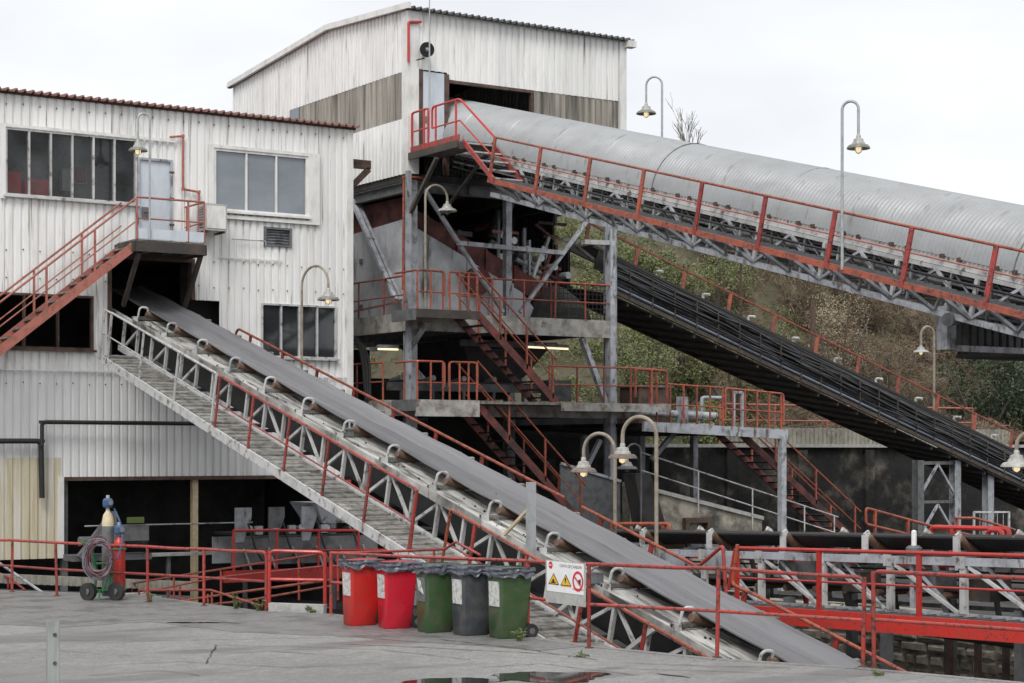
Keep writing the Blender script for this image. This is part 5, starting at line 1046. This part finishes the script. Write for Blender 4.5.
# ================================================================== YARD RAILS
def foot(px, py): return gz(px, py)
def yrail(label, feet, hs, m='red', ends=(0, 0), mid=.5, r=.028, kick=None, name='railing'):
    top = [V((f.x + random.uniform(-.025, .025), f.y + random.uniform(-.025, .025), h)) for f, h in zip(feet, hs)]; tp = [top[0]]
    for a, b in zip(top, top[1:]): tp += [lerp(a, b, .33) + V((0, 0, -random.uniform(0, .012))), lerp(a, b, .67) + V((0, 0, -random.uniform(0, .014))), b]
    if ends[0]: tp = [V((feet[0].x, feet[0].y, .1))] + tp
    if ends[1]: tp = tp + [V((feet[-1].x, feet[-1].y, .1))]
    t = thing(name, label, 'railing', tuple(feet[0])); tube(t, 'top_rail', arc(tp, .12) if any(ends) else tp, r, m); tube(t, 'mid_rail', [V(((f.x + q.x) / 2, (f.y + q.y) / 2, h * mid)) for f, q, h in zip(feet, top, hs)], r * .9, m)
    for f, q in zip(feet, top): tube(t, 'post', [(f.x, f.y, 0), q], r * 1.05, m); build(MB().lathe([(r * 2.4, 0), (r * 2.4, .012)], (f.x, f.y, .0), 8), 'base_plate', 'rust', t)
    return t
yrail('worn red two bar yard rail behind the gas cylinder trolley', [foot(-90, 587), foot(-30, 589), foot(12, 592), foot(57, 596), foot(148, 602), foot(204, 606), foot(266, 611)], [1.06] * 7, ends=(0, 1))
yrail('red gate panel above the white kerb block between two yard rails', [foot(269, 608), foot(325, 608)], [1.05, 1.02], 'redbright', ends=(1, 1), r=.035)
kb_ = box(None, 'kerb_block', (0, 1, 0, 1, 0, 1), 'coping', label='pale concrete kerb block under the red gate panel', cat='kerb')
A, B = foot(270, 611), foot(325, 613); kb_.data.clear_geometry(); m_ = MB().bar(A + V((0, 0, .07)), B + V((0, 0, .07)), .12, .16); kb_.data.from_pydata(m_.v, [], m_.f)
E3 = [foot(331, 614), foot(430, 625), foot(527, 637)]
yrail('red yard rail behind the row of wheeled bins', E3, [1.08, 1.12, 1.18], mid=.52)
yrail('red yard rail carrying the warning sign', [foot(527.8, 637.5), foot(589, 648), foot(717, 657.5), foot(863, 667)], [1.18, 1.23, 1.25, 1.2], ends=(0, 1), mid=.52)
yrail('red yard rail in front of the level conveyor walkway', [foot(874, 668), foot(1035, 683), foot(1250, 700)], [1.29, 1.3, 1.3], ends=(1, 0), mid=.5)
q = foot(527, 637); tube(None, 'rail_stub', [V((q.x, q.y, .57)) + V((-.33, .12, 0)), V((q.x, q.y, .57))], [.02, .04], 'redorange', label='cut off red rail stub poking past the last green bin', cat='rail stub')
# ramp rails behind the yard rail
def prail(label, ln, ln2, posts, x, m='red'):
    t = thing('railing', label, 'railing', tuple(PX(*ln[0], x))); tube(t, 'top_rail', [PX(*p, x) for p in ln], .024, m); tube(t, 'mid_rail', [PX(*p, x) for p in ln2], .02, m)
    for (p, q) in posts: tube(t, 'post', [PX(*p, x), PX(*q, x)], .024, m)
prail('red ramp rail rising towards the conveyor behind the yard rail', [(122, 585), (190, 574), (326, 553)], [(135, 594), (220, 577), (326, 566)], [((132, 602), (132, 584)), ((174, 605), (174, 577)), ((221, 612), (221, 570)), ((299, 600), (299, 558))], 16.7)
prail('thin orange red lower ramp rail just behind the red gate panel', [(160, 604), (240, 592), (330, 580)], [(178, 608), (250, 600), (330, 586)], [((208, 612), (208, 594)), ((212, 612), (212, 592))], 15.9, 'redorange')
prail('short red rail dropping away down the ramp behind the yard rail', [(139, 590), (167, 590), (211, 590), (262, 606)], [(180, 598), (225, 612)], [((139, 602), (139, 590)), ((168, 602), (168, 590)), ((180, 606), (180, 586)), ((258, 612), (258, 605))], 15.4)
prail('red rail sloping into the pit below the yellowed wall', [(-30, 560), (10, 578), (25, 590)], [(-30, 575), (-5, 590)], [((8, 594), (8, 577))], 13.6)
tube(None, 'slanted_pipe', [PX(-5, 560, 13.2), PX(43, 593, 13.2)], .03, 'grey', label='thin grey pipe slanting past the red rail at the yellowed wall', cat='pipe')
prail('red rail above the bins running along the pit edge', [(332, 553), (400, 551), (445, 549), (456, 542), (480, 555)], [(332, 566), (420, 566)], [((338, 600), (338, 553)), ((434, 575), (434, 551))], 16.4)

# ================================================================== SIGN
sg = thing('warning_sign', 'white warning sign with yellow triangles wired to the red yard rail', 'sign', tuple(foot(568, 645)))
f0, f1 = foot(527.8, 637.5), foot(589, 648); dr_ = (f1 - f0).normalized(); nr = V((dr_.y, -dr_.x, 0)); nr = nr if nr.dot(V((-.5, -.8, 0))) > 0 else -nr
SW = 0; 
def sp3(px, z, o=.05):
    r = (px - 512) / FPX; D = V((_c * r + _s, _c - _s * r, 0)); # intersect the vertical rail plane
    P0 = f0 + nr * o; t = (P0.x * dr_.y - P0.y * dr_.x) / (D.x * dr_.y - D.y * dr_.x); q = D * t; return V((q.x, q.y, z))
S0, S1 = sp3(546.5, 0), sp3(586, 0); SWd = (S1 - S0).length; zt, zm, zl = 1.24, .78, .6
def S(u, v, o=0): q = S0 + (S1 - S0) * u + nr * o; return V((q.x, q.y, zl + (zt - zl) * v))
def splate(name, pts, m, o, th=.004, par=sg): return build(MB().hexa([S(u, v, o) for u, v in pts], [S(u, v, o + th) for u, v in pts]), name, m, par)
back = splate('backing_panel', [(0, 0), (1, 0), (1, 1), (0, 1)], 'signgrey', 0, .015)
face = splate('face', [(.04, .27), (.97, .27), (.97, .98), (.04, .98)], 'signwhite', .016)
def tri(cu, cv, w, h, m, o, nm): splate(nm, [(cu - w / 2, cv - h / 2), (cu + w / 2, cv - h / 2), (cu, cv + h / 2)], m, o, .003, face)
for cu in (.22, .53):
    tri(cu, .57, .28, .27, 'signblack', .021, 'triangle_border'); tri(cu, .563, .225, .215, 'signyellow', .0245, 'triangle')
splate('mark', [(.515, .54), (.545, .54), (.55, .62), (.51, .62)], 'signblack', .028, .002, face); splate('mark', [(.517, .5), (.543, .5), (.543, .525), (.517, .525)], 'signblack', .028, .002, face)
splate('mark', [(.16, .47), (.28, .47), (.28, .5), (.16, .5)], 'signblack', .028, .002, face); splate('mark', [(.19, .5), (.25, .5), (.24, .56), (.2, .57)], 'signblack', .028, .002, face)
splate('caption_strip', [(.4, .415), (.66, .415), (.66, .437), (.4, .437)], 'signyellow', .021, .002, face)
def ring(cu, cv, r0, r1, m, nm, o):
    asp = SWd / (zt - zl); mb = MB(); n = 24
    for k in range(n):
        a, b_ = 2 * math.pi * k / n, 2 * math.pi * (k + 1) / n
        mb.poly([S(cu + r1 * math.cos(a), cv + r1 * asp * math.sin(a), o), S(cu + r1 * math.cos(b_), cv + r1 * asp * math.sin(b_), o), S(cu + r0 * math.cos(b_), cv + r0 * asp * math.sin(b_), o), S(cu + r0 * math.cos(a), cv + r0 * asp * math.sin(a), o)])
    build(mb, nm, m, face)
ring(.83, .57, .1, .135, 'signred', 'prohibition_ring', .023); splate('prohibition_bar', [(.745, .66), (.765, .68), (.915, .48), (.895, .46)], 'signred', .027, .002, face)
splate('hand_mark', [(.84, .5), (.9, .5), (.9, .63), (.84, .6)], 'signblack', .0215, .002, face); ring(.14, .885, .0, .05, 'signred', 'logo', .023); splate('logo_mark', [(.11, .875), (.17, .875), (.17, .895), (.11, .895)], 'signwhite', .026, .001, face)
def text(par, s, u, v, h, m, o, cw):
    cu = bpy.data.curves.new('lettering', 'FONT'); cu.body = s; cu.size = 1; cu.align_x = 'LEFT'
    ob = bpy.data.objects.new('tmp', cu); COL.objects.link(ob); dg = bpy.context.evaluated_depsgraph_get(); me = ob.evaluated_get(dg).to_mesh()
    xs = [q.co.x for q in me.vertices]; w = max(xs); mb = MB()
    hh = h / (zt - zl) / .72; ww = cw / w
    mb.v = [tuple(S(u + q.co.x * ww, v + q.co.y * hh, o)) for q in me.vertices]; mb.f = [tuple(p_.vertices) for p_ in me.polygons]
    ob.evaluated_get(dg).to_mesh_clear(); bpy.data.objects.remove(ob); return build(mb, 'lettering', m, par)
text(face, 'CINTA DE CARBÓN', .37, .86, .045, 'signblack', .022, .55); text(face, 'NO TOCAR', .69, .36, .035, 'signred', .022, .28)

# ================================================================== WHEELED BINS
def octl(x0, x1, y0, y1, c, z): return [(x0 + c, y0, z), (x1 - c, y0, z), (x1, y0 + c, z), (x1, y1 - c, z), (x1 - c, y1, z), (x0 + c, y1, z), (x0, y1 - c, z), (x0, y0 + c, z)]
def wheeled_bin(label, cx, cy, m, rot, seed, h=1.0, torn=False):
    t = thing('wheeled_bin', label, 'bin', (cx, cy, 0), 'wheeled bins along the yard rail'); rng = random.Random(seed)
    def b(mb, name, mm, par=t, **k):
        o = build(mb, name, mm, None, **k); o.parent = par; return o
    mb = MB(); lv_ = [(.0, .185, .21), (.03, .2, .225), (.5, .22, .25), (h - .1, .235, .275), (h - .08, .26, .3), (h - .02, .26, .3)]
    loops = [octl(-dx + .04 * (z / h), dx + .04 * (z / h), -wy, wy, .028, z) for z, wy, dx in lv_]
    for k, l in enumerate(loops): mb.v += l
    for k in range(len(loops) - 1):
        for j in range(8): mb.f.append((k * 8 + j, k * 8 + (j + 1) % 8, k * 8 + 8 + (j + 1) % 8, k * 8 + 8 + j))
    mb.f.append(tuple(reversed(range(8)))); mb.f.append(tuple(range(len(loops) * 8 - 8, len(loops) * 8))); b(mb, 'body', m, smooth=True)
    ld_ = MB(); ld_.hexa(octl(-.27, .33, -.27, .27, .08, h - .01), octl(-.22, .32, -.23, .23, .1, h + .045)); lid = b(ld_, 'lid', m, smooth=True)
    tb = MB(); tb.tube([(.33, -.16, h - .02), (.4, -.16, h - .01), (.4, .16, h - .01), (.33, .16, h - .02)], .018, 6); b(tb, 'handle', m)
    bg_ = MB(); n = 56; rows = 6
    for r_ in range(rows):
        for j in range(n):
            a = 2 * math.pi * j / n; ca, sa = math.cos(a), math.sin(a); q = max(abs(ca) / .31, abs(sa) / .285); f = 1 / q
            f *= 1 + .05 * MN.noise(V((ca * 4 + seed, sa * 4, r_ * .9))) + .035 * math.sin(j * 1.7 + r_ * .8 + seed)
            zz = h + .055 - r_ * (.03 + .012 * MN.noise(V((ca * 2.5 + seed, sa * 2.5, 7)))) - (.012 * math.sin(j * .9 + seed) * r_ / 5)
            f *= 1 + (.035 * math.sin(r_ * 2.4 + j * .25 + seed)); bg_.v.append((.03 + ca * f, sa * f, zz))
    for r_ in range(rows - 1):
        for j in range(n): j2 = (j + 1) % n; bg_.f.append((r_ * n + j, (r_ + 1) * n + j, (r_ + 1) * n + j2, r_ * n + j2))
    b(bg_, 'bin_bag', 'bag', smooth=True)
    for s in (-1, 1):
        w_ = MB(); w_.tube([(.31, s * .2 - .03, .11), (.31, s * .2 + .03, .11)], .11, 18); wh = b(w_, 'wheel', 'black'); w2 = MB(); w2.tube([(.31, s * .2 - .034, .11), (.31, s * .2 + .034, .11)], .05, 12); b(w2, 'hub', 'greydark', wh)
    xa = -.262; lb = MB(); lb.hexa([(-.25, -.16, .5), (-.25, .13, .5), (-.262, .13, .88), (-.262, -.16, .88)], [(-.215, -.16, .5), (-.215, .13, .5), (-.23, .13, .88), (-.23, -.16, .88)]); b(lb, 'label_sheet', 'paper' if not torn else 'greydark')
    if torn: l2 = MB(); l2.hexa([(-.268, -.14, .62), (-.268, .04, .68), (-.275, .08, .86), (-.275, -.05, .82)], [(-.256, -.14, .62), (-.256, .04, .68), (-.268, .08, .86), (-.268, -.05, .82)]); b(l2, 'torn_paper', 'paper')
    t.rotation_euler = (0, 0, R(rot)); return t
for (px, py, m, lab, rot, tn) in ((356, 626, 'binred', 'red wheeled bin with yellowed label, nearest the gate panel', -6, 0), (391, 629, 'binred2', 'crimson wheeled bin with a dented side between red and green bins', -10, 0), (431, 633, 'bingreen', 'green wheeled bin with a torn dark label beside the crimson bin', -6, 1), (467, 636, 'bingrey', 'dark grey wheeled bin standing between the two green bins', -5, 0), (504, 639, 'bingreen', 'green wheeled bin with a blank grey label at the cut rail stub', -3, 0)):
    q = gz(px, py); wheeled_bin(lab, q.x + .14, q.y + .12, m, rot, px * .37, 1.04, tn)

# ================================================================== GAS CYLINDER TROLLEY
q = gz(104, 600); gx, gy = q.x, q.y
D1 = V((_c, -_s, 0)); D2 = V((_s, _c, 0))          # across and away from the yard view
def G(a, b, z): p = V((gx, gy, 0)) + D1 * a + D2 * b; return V((p.x, p.y, z))
gt = thing('gas_trolley', 'green two wheeled gas cylinder trolley draped with hoses', 'trolley', (gx, gy, 0))
for a in (-.2, .12):
    tube(gt, 'frame_tube', [G(a, .1, .12), G(a + .02, .15, .5), G(a - .02, -.05, 1.02), G(a - .22, -.12, 1.14)], .024, 'green')
tube(gt, 'frame_tube', [G(.0, -.12, .18), G(.16, -.1, .62)], .022, 'green'); tube(gt, 'cross_tube', [G(-.2, .1, .7), G(.3, .1, .7)], .022, 'green'); tube(gt, 'cross_tube', [G(-.2, .1, .18), G(.3, .1, .18)], .022, 'green'); tube(gt, 'foot', [G(-.06, -.12, .18), G(-.06, -.14, .02)], .02, 'green')
for z in (.2, .98): tube(gt, 'strap', [G(.27 + .13 * math.cos(t), .12 + .13 * math.sin(t), z) for t in [k * .5236 for k in range(13)]], .014, 'green', 6)
for a in (-.28, .26):
    c_ = G(a, -.1, .17); wh = build(MB().tube([c_ - D2 * .045 - D1 * .02, c_ + D2 * .045 + D1 * .02], .17, 20), 'wheel', 'black', gt, smooth=True); build(MB().tube([c_ - D2 * .055 - D1 * .02, c_ - D2 * .04], .06, 12), 'hub', 'greydark', wh)
def cyl(label, a, b, h, body, shoulder, cap):
    c_ = G(a, b, .06); t = thing('gas_cylinder', label, 'gas cylinder', tuple(c_)); rr = .115
    build(MB().lathe([(rr * .9, 0), (rr, .03), (rr, h * .8)], c_, 18), 'body', body, t, smooth=True); build(MB().lathe([(rr, h * .8), (rr * .97, h * .86), (rr * .75, h * .93), (rr * .35, h * .97), (.035, h)], c_, 18), 'shoulder', shoulder, t, smooth=True)
    build(MB().lathe([(.03, h), (.03, h + .06)], c_, 10), 'valve', 'galv', t)
    g_ = build(MB().lathe([(.085, h + .02), (.1, h + .06), (.1, h + .16), (.07, h + .2)], c_, 12), 'regulator_guard', cap, t)
    tube(g_, 'gauge', [c_ + D1 * .08 - D2 * .1 + V((0, 0, h + .12)), c_ + D1 * .09 - D2 * .17 + V((0, 0, h + .12))], .05, 'greydark', 10); tube(g_, 'knob', [c_ + V((0, 0, h + .2)), c_ + V((0, 0, h + .26))], .035, 'grey', 8)
    return c_
c1_ = cyl('tall dark gas cylinder with a cream shoulder and blue regulator', .02, .25, 1.7, 'greydark', 'cream', 'blue')
c2_ = cyl('bright red gas cylinder strapped to the green trolley', .27, .12, 1.18, 'redbright', 'redbright', 'blue')
hs_ = thing('gas_hoses', 'coil of dull red and grey hoses hung on the green trolley', 'hose', tuple(G(0, -.2, .6)))
for k in range(13):
    rx, rz = .23 + random.uniform(-.05, .05), .32 + random.uniform(-.07, .06); o1, o2 = random.uniform(-.05, .05), random.uniform(-.06, .06); b0 = -.22 - random.random() * .12
    tube(hs_, 'hose_loop', [G(-.02 + o1 + rx * math.cos(t), b0 + .03 * math.sin(3 * t + k), .86 + o2 + rz * math.sin(t) - .05 * (math.sin(t) < 0)) for t in [2 * math.pi * i / 20 for i in range(21)]], .015, 'hosered' if k % 2 else 'hoseblue', 6)
tube(hs_, 'hose_lead', arc([c1_ + D1 * .12 + V((0, 0, 1.7)), G(.3, .1, 1.5), G(.38, -.05, 1.15), G(.3, -.2, .8)], .2), .018, 'blue', 6)
# ================================================================== BOLLARD
q = gz(52, 692); bo = thing('bollard', 'weathered grey steel angle post standing in the yard', 'post', (q.x, q.y, 0)); a_ = .075
Bd = lambda a, b, z: V((q.x, q.y, 0)) + D1 * a + D2 * b + V((0, 0, z))
HB = 2.9 - (621 - 450) / FPX * (V((q.x, q.y, 0)).dot(D2))
build(MB().hexa([Bd(-a_, .02, 0), Bd(-.035, -.05, 0), Bd(-.02, -.05, 0), Bd(-a_ + .015, .04, 0)], [Bd(-a_, .02, HB), Bd(-.035, -.05, HB), Bd(-.02, -.05, HB), Bd(-a_ + .015, .04, HB)]), 'flange', 'bollard', bo)
build(MB().hexa([Bd(-.02, -.05, 0), Bd(a_ + .02, -.03, 0), Bd(a_ + .02, -.015, 0), Bd(-.02, -.035, 0)], [Bd(-.02, -.05, HB), Bd(a_ + .02, -.03, HB - .004), Bd(a_ + .02, -.015, HB - .004), Bd(-.02, -.035, HB)]), 'web', 'bollard', bo)
for z in (HB - .16, HB - .5): build(MB().tube([Bd(.045, -.052, z), Bd(.045, -.037, z)], .022, 10), 'bolt_hole', 'rust', bo)

# ================================================================== GOOSENECK LAMPS
def lamp(label, base, ztop, dirv, reach, zsh, pm='pole', sm='lampshade', sz=.24, r=.032, lit=True):
    base = V(base); d = V(dirv).normalized(); t = thing('gooseneck_lamp', label, 'lamp', tuple(base), 'gooseneck lamps about the plant')
    rr = reach / 2; pts = [base, V((base.x, base.y, ztop - rr))]
    for k in range(1, 13):
        a = math.pi * k / 12; pts.append(V((base.x, base.y, ztop - rr)) + d * (rr - rr * math.cos(a)) + V((0, 0, rr * math.sin(a))))
    e = V((base.x, base.y, 0)) + d * reach; pts.append(V((e.x, e.y, zsh + .28))); tube(t, 'pole', pts, r, pm, 8)
    c = V((e.x, e.y, zsh)); k = sz / .24
    build(MB().lathe([(.03, .3), (.05, .27), (.05, .22), (.1 * k, .2), (.11 * k, .14), (.13 * k, .13), (.14 * k, .09)][::-1], c, 16), 'cap', 'lampcap', t, smooth=True)
    sh = build(MB().lathe([(.14 * k, .09), (.2 * k, .075), (.24 * k, .03), (.245 * k, .0), (.235 * k, -.005), (.18 * k, .045), (.08, .06)], c, 20), 'shade', sm, t, smooth=True)
    gl = build(MB().lathe([(.07, .05), (.072, -.02), (.06, -.07), (.02, -.09)][::-1], c, 12), 'lamp_glass', 'lampglass' if lit else 'shadegrey', sh, smooth=True)
    for a in range(4): tube(gl, 'cage_wire', [c + V((.085 * math.cos(a * 1.571), .085 * math.sin(a * 1.571), .05)), c + V((.085 * math.cos(a * 1.571), .085 * math.sin(a * 1.571), -.06)), c + V((0, 0, -.105))], .007, 'rust', 4)
    return t
RT = V((_c, -_s, 0))
lamp('gooseneck lamp rising from the landing beside the pale blue door', (18.47, 45.62, 8.34), 11.58, (-1, .2, 0), .3, 10.6, 'galv', 'shadegrey', .24, .028)
lamp('gooseneck lamp in front of the dark workshop window on the belt conveyor', (21.1, 42.15, zb(42.15) - 1.2), 7.48, (.3, -1, 0), .95, 6.6, 'pole', 'shadegrey', .27)
lamp('gooseneck lamp beyond the covered conveyor next to the bare tree', (31.25, 40.6, zr(40.6) - 1.3), 13.1, (-.6, .8, 0), .45, 12.1, 'galv', 'shadegrey', .27, .03)
lamp('gooseneck lamp standing on the covered conveyor handrail', (27.05, 29.0, zr(29.0) - 1.2), 10.17, (.6, -.8, 0), .34, 9.17, 'galv', 'shadegrey', .24, .032)
lamp('gooseneck lamp on the upper tower corner landing', (26.7, 45.6, 6.85), 10.4, (1, 0, 0), .72, 9.68, 'pole', 'lampcap', .27, .035, False)
lamp('lower rusty gooseneck lamp of the pair beyond the belt conveyor', (21.15, 28.95, zb(28.9) - 1.2), 3.22, (-.35, .9, 0), .72, 2.47, 'pole', 'lampshade', .25, .035)
lamp('taller rusty gooseneck lamp of the pair beyond the belt conveyor', (21.15, 27.65, zb(27.6) - 1.2), 3.52, (-.4, .9, 0), .72, 2.74, 'pole', 'lampshade', .27, .038)
q = PY(641, 525, 43.5); lamp('grey gooseneck lamp in the shadow behind the rusty pair', (q.x, 43.5, -1.0), PY(641, 444, 43.5).z, (-1, .2, 0), .45, PY(641, 469, 43.5).z, 'greydark', 'greydark', .3, .03, False)
q = PY(934, 405, 50.1); lamp('gooseneck lamp on the far rail of the black cable conveyor', (q.x, 50.1, q.z - .6), PY(934, 327, 50.1).z, (-1, 0, 0), .68, PY(934, 353, 50.1).z, 'pole', 'lampcap', .28, .05)
q = PX(1046, 520, 25.4); lamp('gooseneck lamp with a pale shade beside the hooped rails', (25.4, q.y, .0), PX(1046, 432, 25.4).z, (-.5, .8, 0), .5, PX(1046, 467, 25.4).z, 'pole', 'lampcap', .27, .035)

# ================================================================== PLANTS
def leaf_mesh(cent, size, name, m, parent=None, elong=1.5, **k):
    n = len(cent); a = RNG.normal(size=(n, 3)); a /= np.linalg.norm(a, axis=1)[:, None]; b = RNG.normal(size=(n, 3)); b -= a * (a * b).sum(1)[:, None]; b /= np.linalg.norm(b, axis=1)[:, None]
    s = (size * RNG.uniform(.6, 1.3, n))[:, None]; a = a * s * elong; b = b * s
    v = np.stack([cent - a, cent - b * .5, cent + a, cent + b * .5], 1).reshape(-1, 3); off = _off(parent); v = v - np.array(off)
    me = bpy.data.meshes.new(name); me.vertices.add(4 * n); me.vertices.foreach_set('co', v.ravel()); me.loops.add(4 * n); me.loops.foreach_set('vertex_index', np.arange(4 * n, dtype=np.int32))
    me.polygons.add(n); me.polygons.foreach_set('loop_start', np.arange(0, 4 * n, 4, dtype=np.int32)); me.polygons.foreach_set('loop_total', np.full(n, 4, dtype=np.int32)); me.update(calc_edges=True); me.materials.append(M[m])
    o = bpy.data.objects.new(name, me); COL.objects.link(o); o.parent = parent
    for kk, x in k.items(): o[kk] = x
    return o
def clumps(n, xr, yr, per, rmin, rmax, cond=None, flat=.8):
    out = []; tries = 0
    while len(out) < n and tries < n * 20:
        tries += 1; x = random.uniform(*xr); y = random.uniform(*yr)
        if cond and not cond(x, y): continue
        r = random.uniform(rmin, rmax); d = RNG.normal(size=(per, 3)); d /= np.linalg.norm(d, axis=1)[:, None]; rad = RNG.uniform(.45, 1.05, per) ** .6
        p = d * rad[:, None] * r; p[:, 2] = np.abs(p[:, 2]) * flat; p += np.array([x, y, hz(x, y) - .15]); out.append(p)
    return np.concatenate(out)
def is_green(x, y): return MN.noise(V((x * .16, y * .16, 5))) + (48.5 - (x - (y - 55) * .62)) * .07 > 0
leaf_mesh(clumps(420, (38, 66), (55, 80), 420, .5, 1.4, is_green), .045, 'ivy_thicket', 'leaf', label='green ivy and bramble thicket on the slope beside the tower', category='thicket', kind='stuff')
bc = clumps(1000, (42, 88), (55, 84), 260, .5, 1.5, lambda x, y: not is_green(x, y))
leaf_mesh(bc, .03, 'dry_scrub', 'brush', elong=10, label='brown leafless scrub covering the hillside', category='scrub', kind='stuff')
gp_ = np.array([[x, y, hz(x, y) + .12] for x, y in zip(RNG.uniform(38, 75, 16000), 54.8 + RNG.uniform(0, 1, 16000) ** 1.5 * 26)])
leaf_mesh(gp_, .035, 'hill_grass', 'grass', elong=5, label='rough dry grass between the scrub on the hillside', category='grass', kind='stuff')
def bush(name, label, x, y, r, n, m, size, el=1.5, hgt=1.0, cat='bush'):
    t = thing(name, label, cat, (x, y, hz(x, y))); z0 = hz(x, y); st = MB()
    for k in range(6):
        a = random.uniform(0, 6.28); st.tube([(x, y, z0 - .2), (x + .4 * r * math.cos(a), y + .4 * r * math.sin(a), z0 + r * .6 * hgt), (x + .75 * r * math.cos(a), y + .75 * r * math.sin(a), z0 + 1.2 * r * hgt)], [.08, .05, .02], 5)
    build(st, 'trunk', 'bark', t); pts = []
    for k in range(16):
        d = RNG.normal(size=3); d /= np.linalg.norm(d); c = np.array([x, y, z0 + .85 * r * hgt]) + d * np.array([.6, .6, .55 * hgt]) * r; q = RNG.normal(size=(n // 16, 3)); q /= np.linalg.norm(q, axis=1)[:, None]; pts.append(c + q * (RNG.uniform(.3, 1, n // 16) ** .5)[:, None] * r * random.uniform(.3, .5))
    leaf_mesh(np.concatenate(pts), size, 'crown', m, t, el)
def on_hill(px, Y): p = _fin(px, 400, Y); return p.x, p.y
x, y = on_hill(985, 82); bush('laurel_bush', 'dense dark green laurel bush on the hillside', x, y, 3.0, 12000, 'leafdark', .06)
x, y = on_hill(1030, 84); bush('laurel_bush', 'smaller dark green bush at the edge of the dark laurel', x, y, 2.4, 8000, 'leafdark', .06)
x, y = on_hill(838, 84); bush('seed_head_shrub', 'pale shrub covered with buff seed heads on the slope', x, y, 2.0, 3000, 'blossom', .035, 1.2, 1.5, 'shrub')
x, y = on_hill(642, 76); bush('ivy_clad_shrub', 'tall bright green ivy clad shrub against the tower column', x, y, 1.7, 7000, 'leaf', .05, 1.4, 1.7, 'shrub')
x, y = on_hill(718, 84); bush('ivy_clad_shrub', 'green leafy shrub on the slope above the cable conveyor head', x, y, 1.7, 6500, 'leaf', .05, 1.4, 1.4, 'shrub')
rb = random.Random(31)
for k in range(20):
    px, Y = 690 + k * 13 + rb.uniform(-9, 9), rb.uniform(76, 94); x, y = on_hill(px, Y)
    t0 = len(COL.objects); bush('leafless_bush', 'brown leafless bush tangled into the dry scrub of the hillside', x, y, rb.uniform(1.0, 1.9), 1600, 'brush', .02, 12, rb.uniform(.8, 1.3))
    for o in COL.objects[t0:]:
        if o.type == 'EMPTY': o['group'] = 'leafless bushes on the hillside'
for k in range(9):
    px, Y = 628 + k * 15 + rb.uniform(-6, 6), rb.uniform(73, 88); x, y = on_hill(px, Y)
    t0 = len(COL.objects); bush('ivy_mound', 'low mound of green ivy on the slope right of the tower', x, y, rb.uniform(.8, 1.4), 2600, 'leaf', .05, 1.4, rb.uniform(.8, 1.5))
    for o in COL.objects[t0:]:
        if o.type == 'EMPTY': o['group'] = 'ivy mounds on the slope'
def bare_tree(label, px, Y, ztop, seed):
    rg = random.Random(seed); p = _fin(px, 300, Y); z0 = hz(p.x, p.y) - .3; t = thing('bare_tree', label, 'tree', (p.x, p.y, z0)); tr_ = MB(); cr = MB(); H_ = ztop - z0
    def grow(a, d, L, r, lev):
        b = a + d * L; m_ = lerp(a, b, .5) + V((rg.uniform(-1, 1), rg.uniform(-1, 1), 0)) * L * .05
        (tr_ if lev < 1 else cr).tube([a, m_, b], [r, r * .85, r * .65], 5 if lev < 2 else 3)
        if lev >= 4: return
        for k in range(4 if lev < 1 else 3):
            dd = (d + V((rg.uniform(-1, 1), rg.uniform(-1, 1), .35)) * (.42 if lev else .3)).normalized(); grow(lerp(a, b, rg.uniform(.5, 1)), dd, L * rg.uniform(.5, .8), max(.012, r * .5), lev + 1)
    grow(V((p.x, p.y, z0)), V((0, 0, 1)), H_ * .38, .09, 0); build(tr_, 'trunk', 'twig', t); build(cr, 'crown', 'twig', t)
bare_tree('bare leafless tree showing above the covered conveyor', 690, 98, 22.3, 4); bare_tree('thin bare sapling smaller than the leafless tree beside it', 722, 104, 18.9, 11)
for lab, px, py, pxy in (('tall rusty pole beside the cable conveyor below the seed head shrub', 813, 300, 355), ('thin rusty pole among the green slope above the cable conveyor', 741, 245, 315)):
    a = PY(px, pxy, 52); tube(None, 'rusty_pole', [a + V((0, 0, -2)), PY(px, py, 52)], .1 if px > 800 else .04, 'rust', label=lab, cat='pole')
# weeds along the yard edge
def weed(label, px, py, h, n, sp=.12):
    q = gz(px, py); t = thing('weed', label, 'weed', (q.x, q.y, 0), 'weeds in the yard joints'); st = MB(); cents = []
    for k in range(n):
        a = random.uniform(0, 6.28); e = V((q.x + sp * math.cos(a) * random.random() * 1.5, q.y + sp * math.sin(a) * random.random() * 1.5, h * random.uniform(.4, 1))); st.tube([(q.x + random.uniform(-.04, .04), q.y + random.uniform(-.04, .04), 0), e], [.006, .003], 3)
        for i in range(6): f = random.random(); c = lerp((q.x, q.y, 0), e, f); cents.append((c.x + random.uniform(-.04, .04), c.y + random.uniform(-.04, .04), max(.02, c.z + random.uniform(-.02, .03))))
    build(st, 'stem', 'weed', t); leaf_mesh(np.array(cents), .025, 'leaves', 'weed', t, 1.8)
for k, (lab, px, py, h, n) in enumerate((('leafy green weed at the foot of the post beside the last green bin', 519, 641, .2, 10), ('tall grass weeds sprouting under the red ramp rails', 236, 609, .38, 9), ('thin green weeds beside the white kerb block', 258, 611, .28, 7), ('flat yellow green weed patch on the pale kerb block side', 312, 613, .12, 8), ('sparse yellow green weed behind the gas trolley', 150, 602, .2, 7), ('tiny weed tuft in a yard joint below the warning sign', 580, 657, .04, 4), ('tiny weed tuft near the foot of the belt conveyor', 880, 676, .04, 4))):
    weed(lab, px, py, h, n)
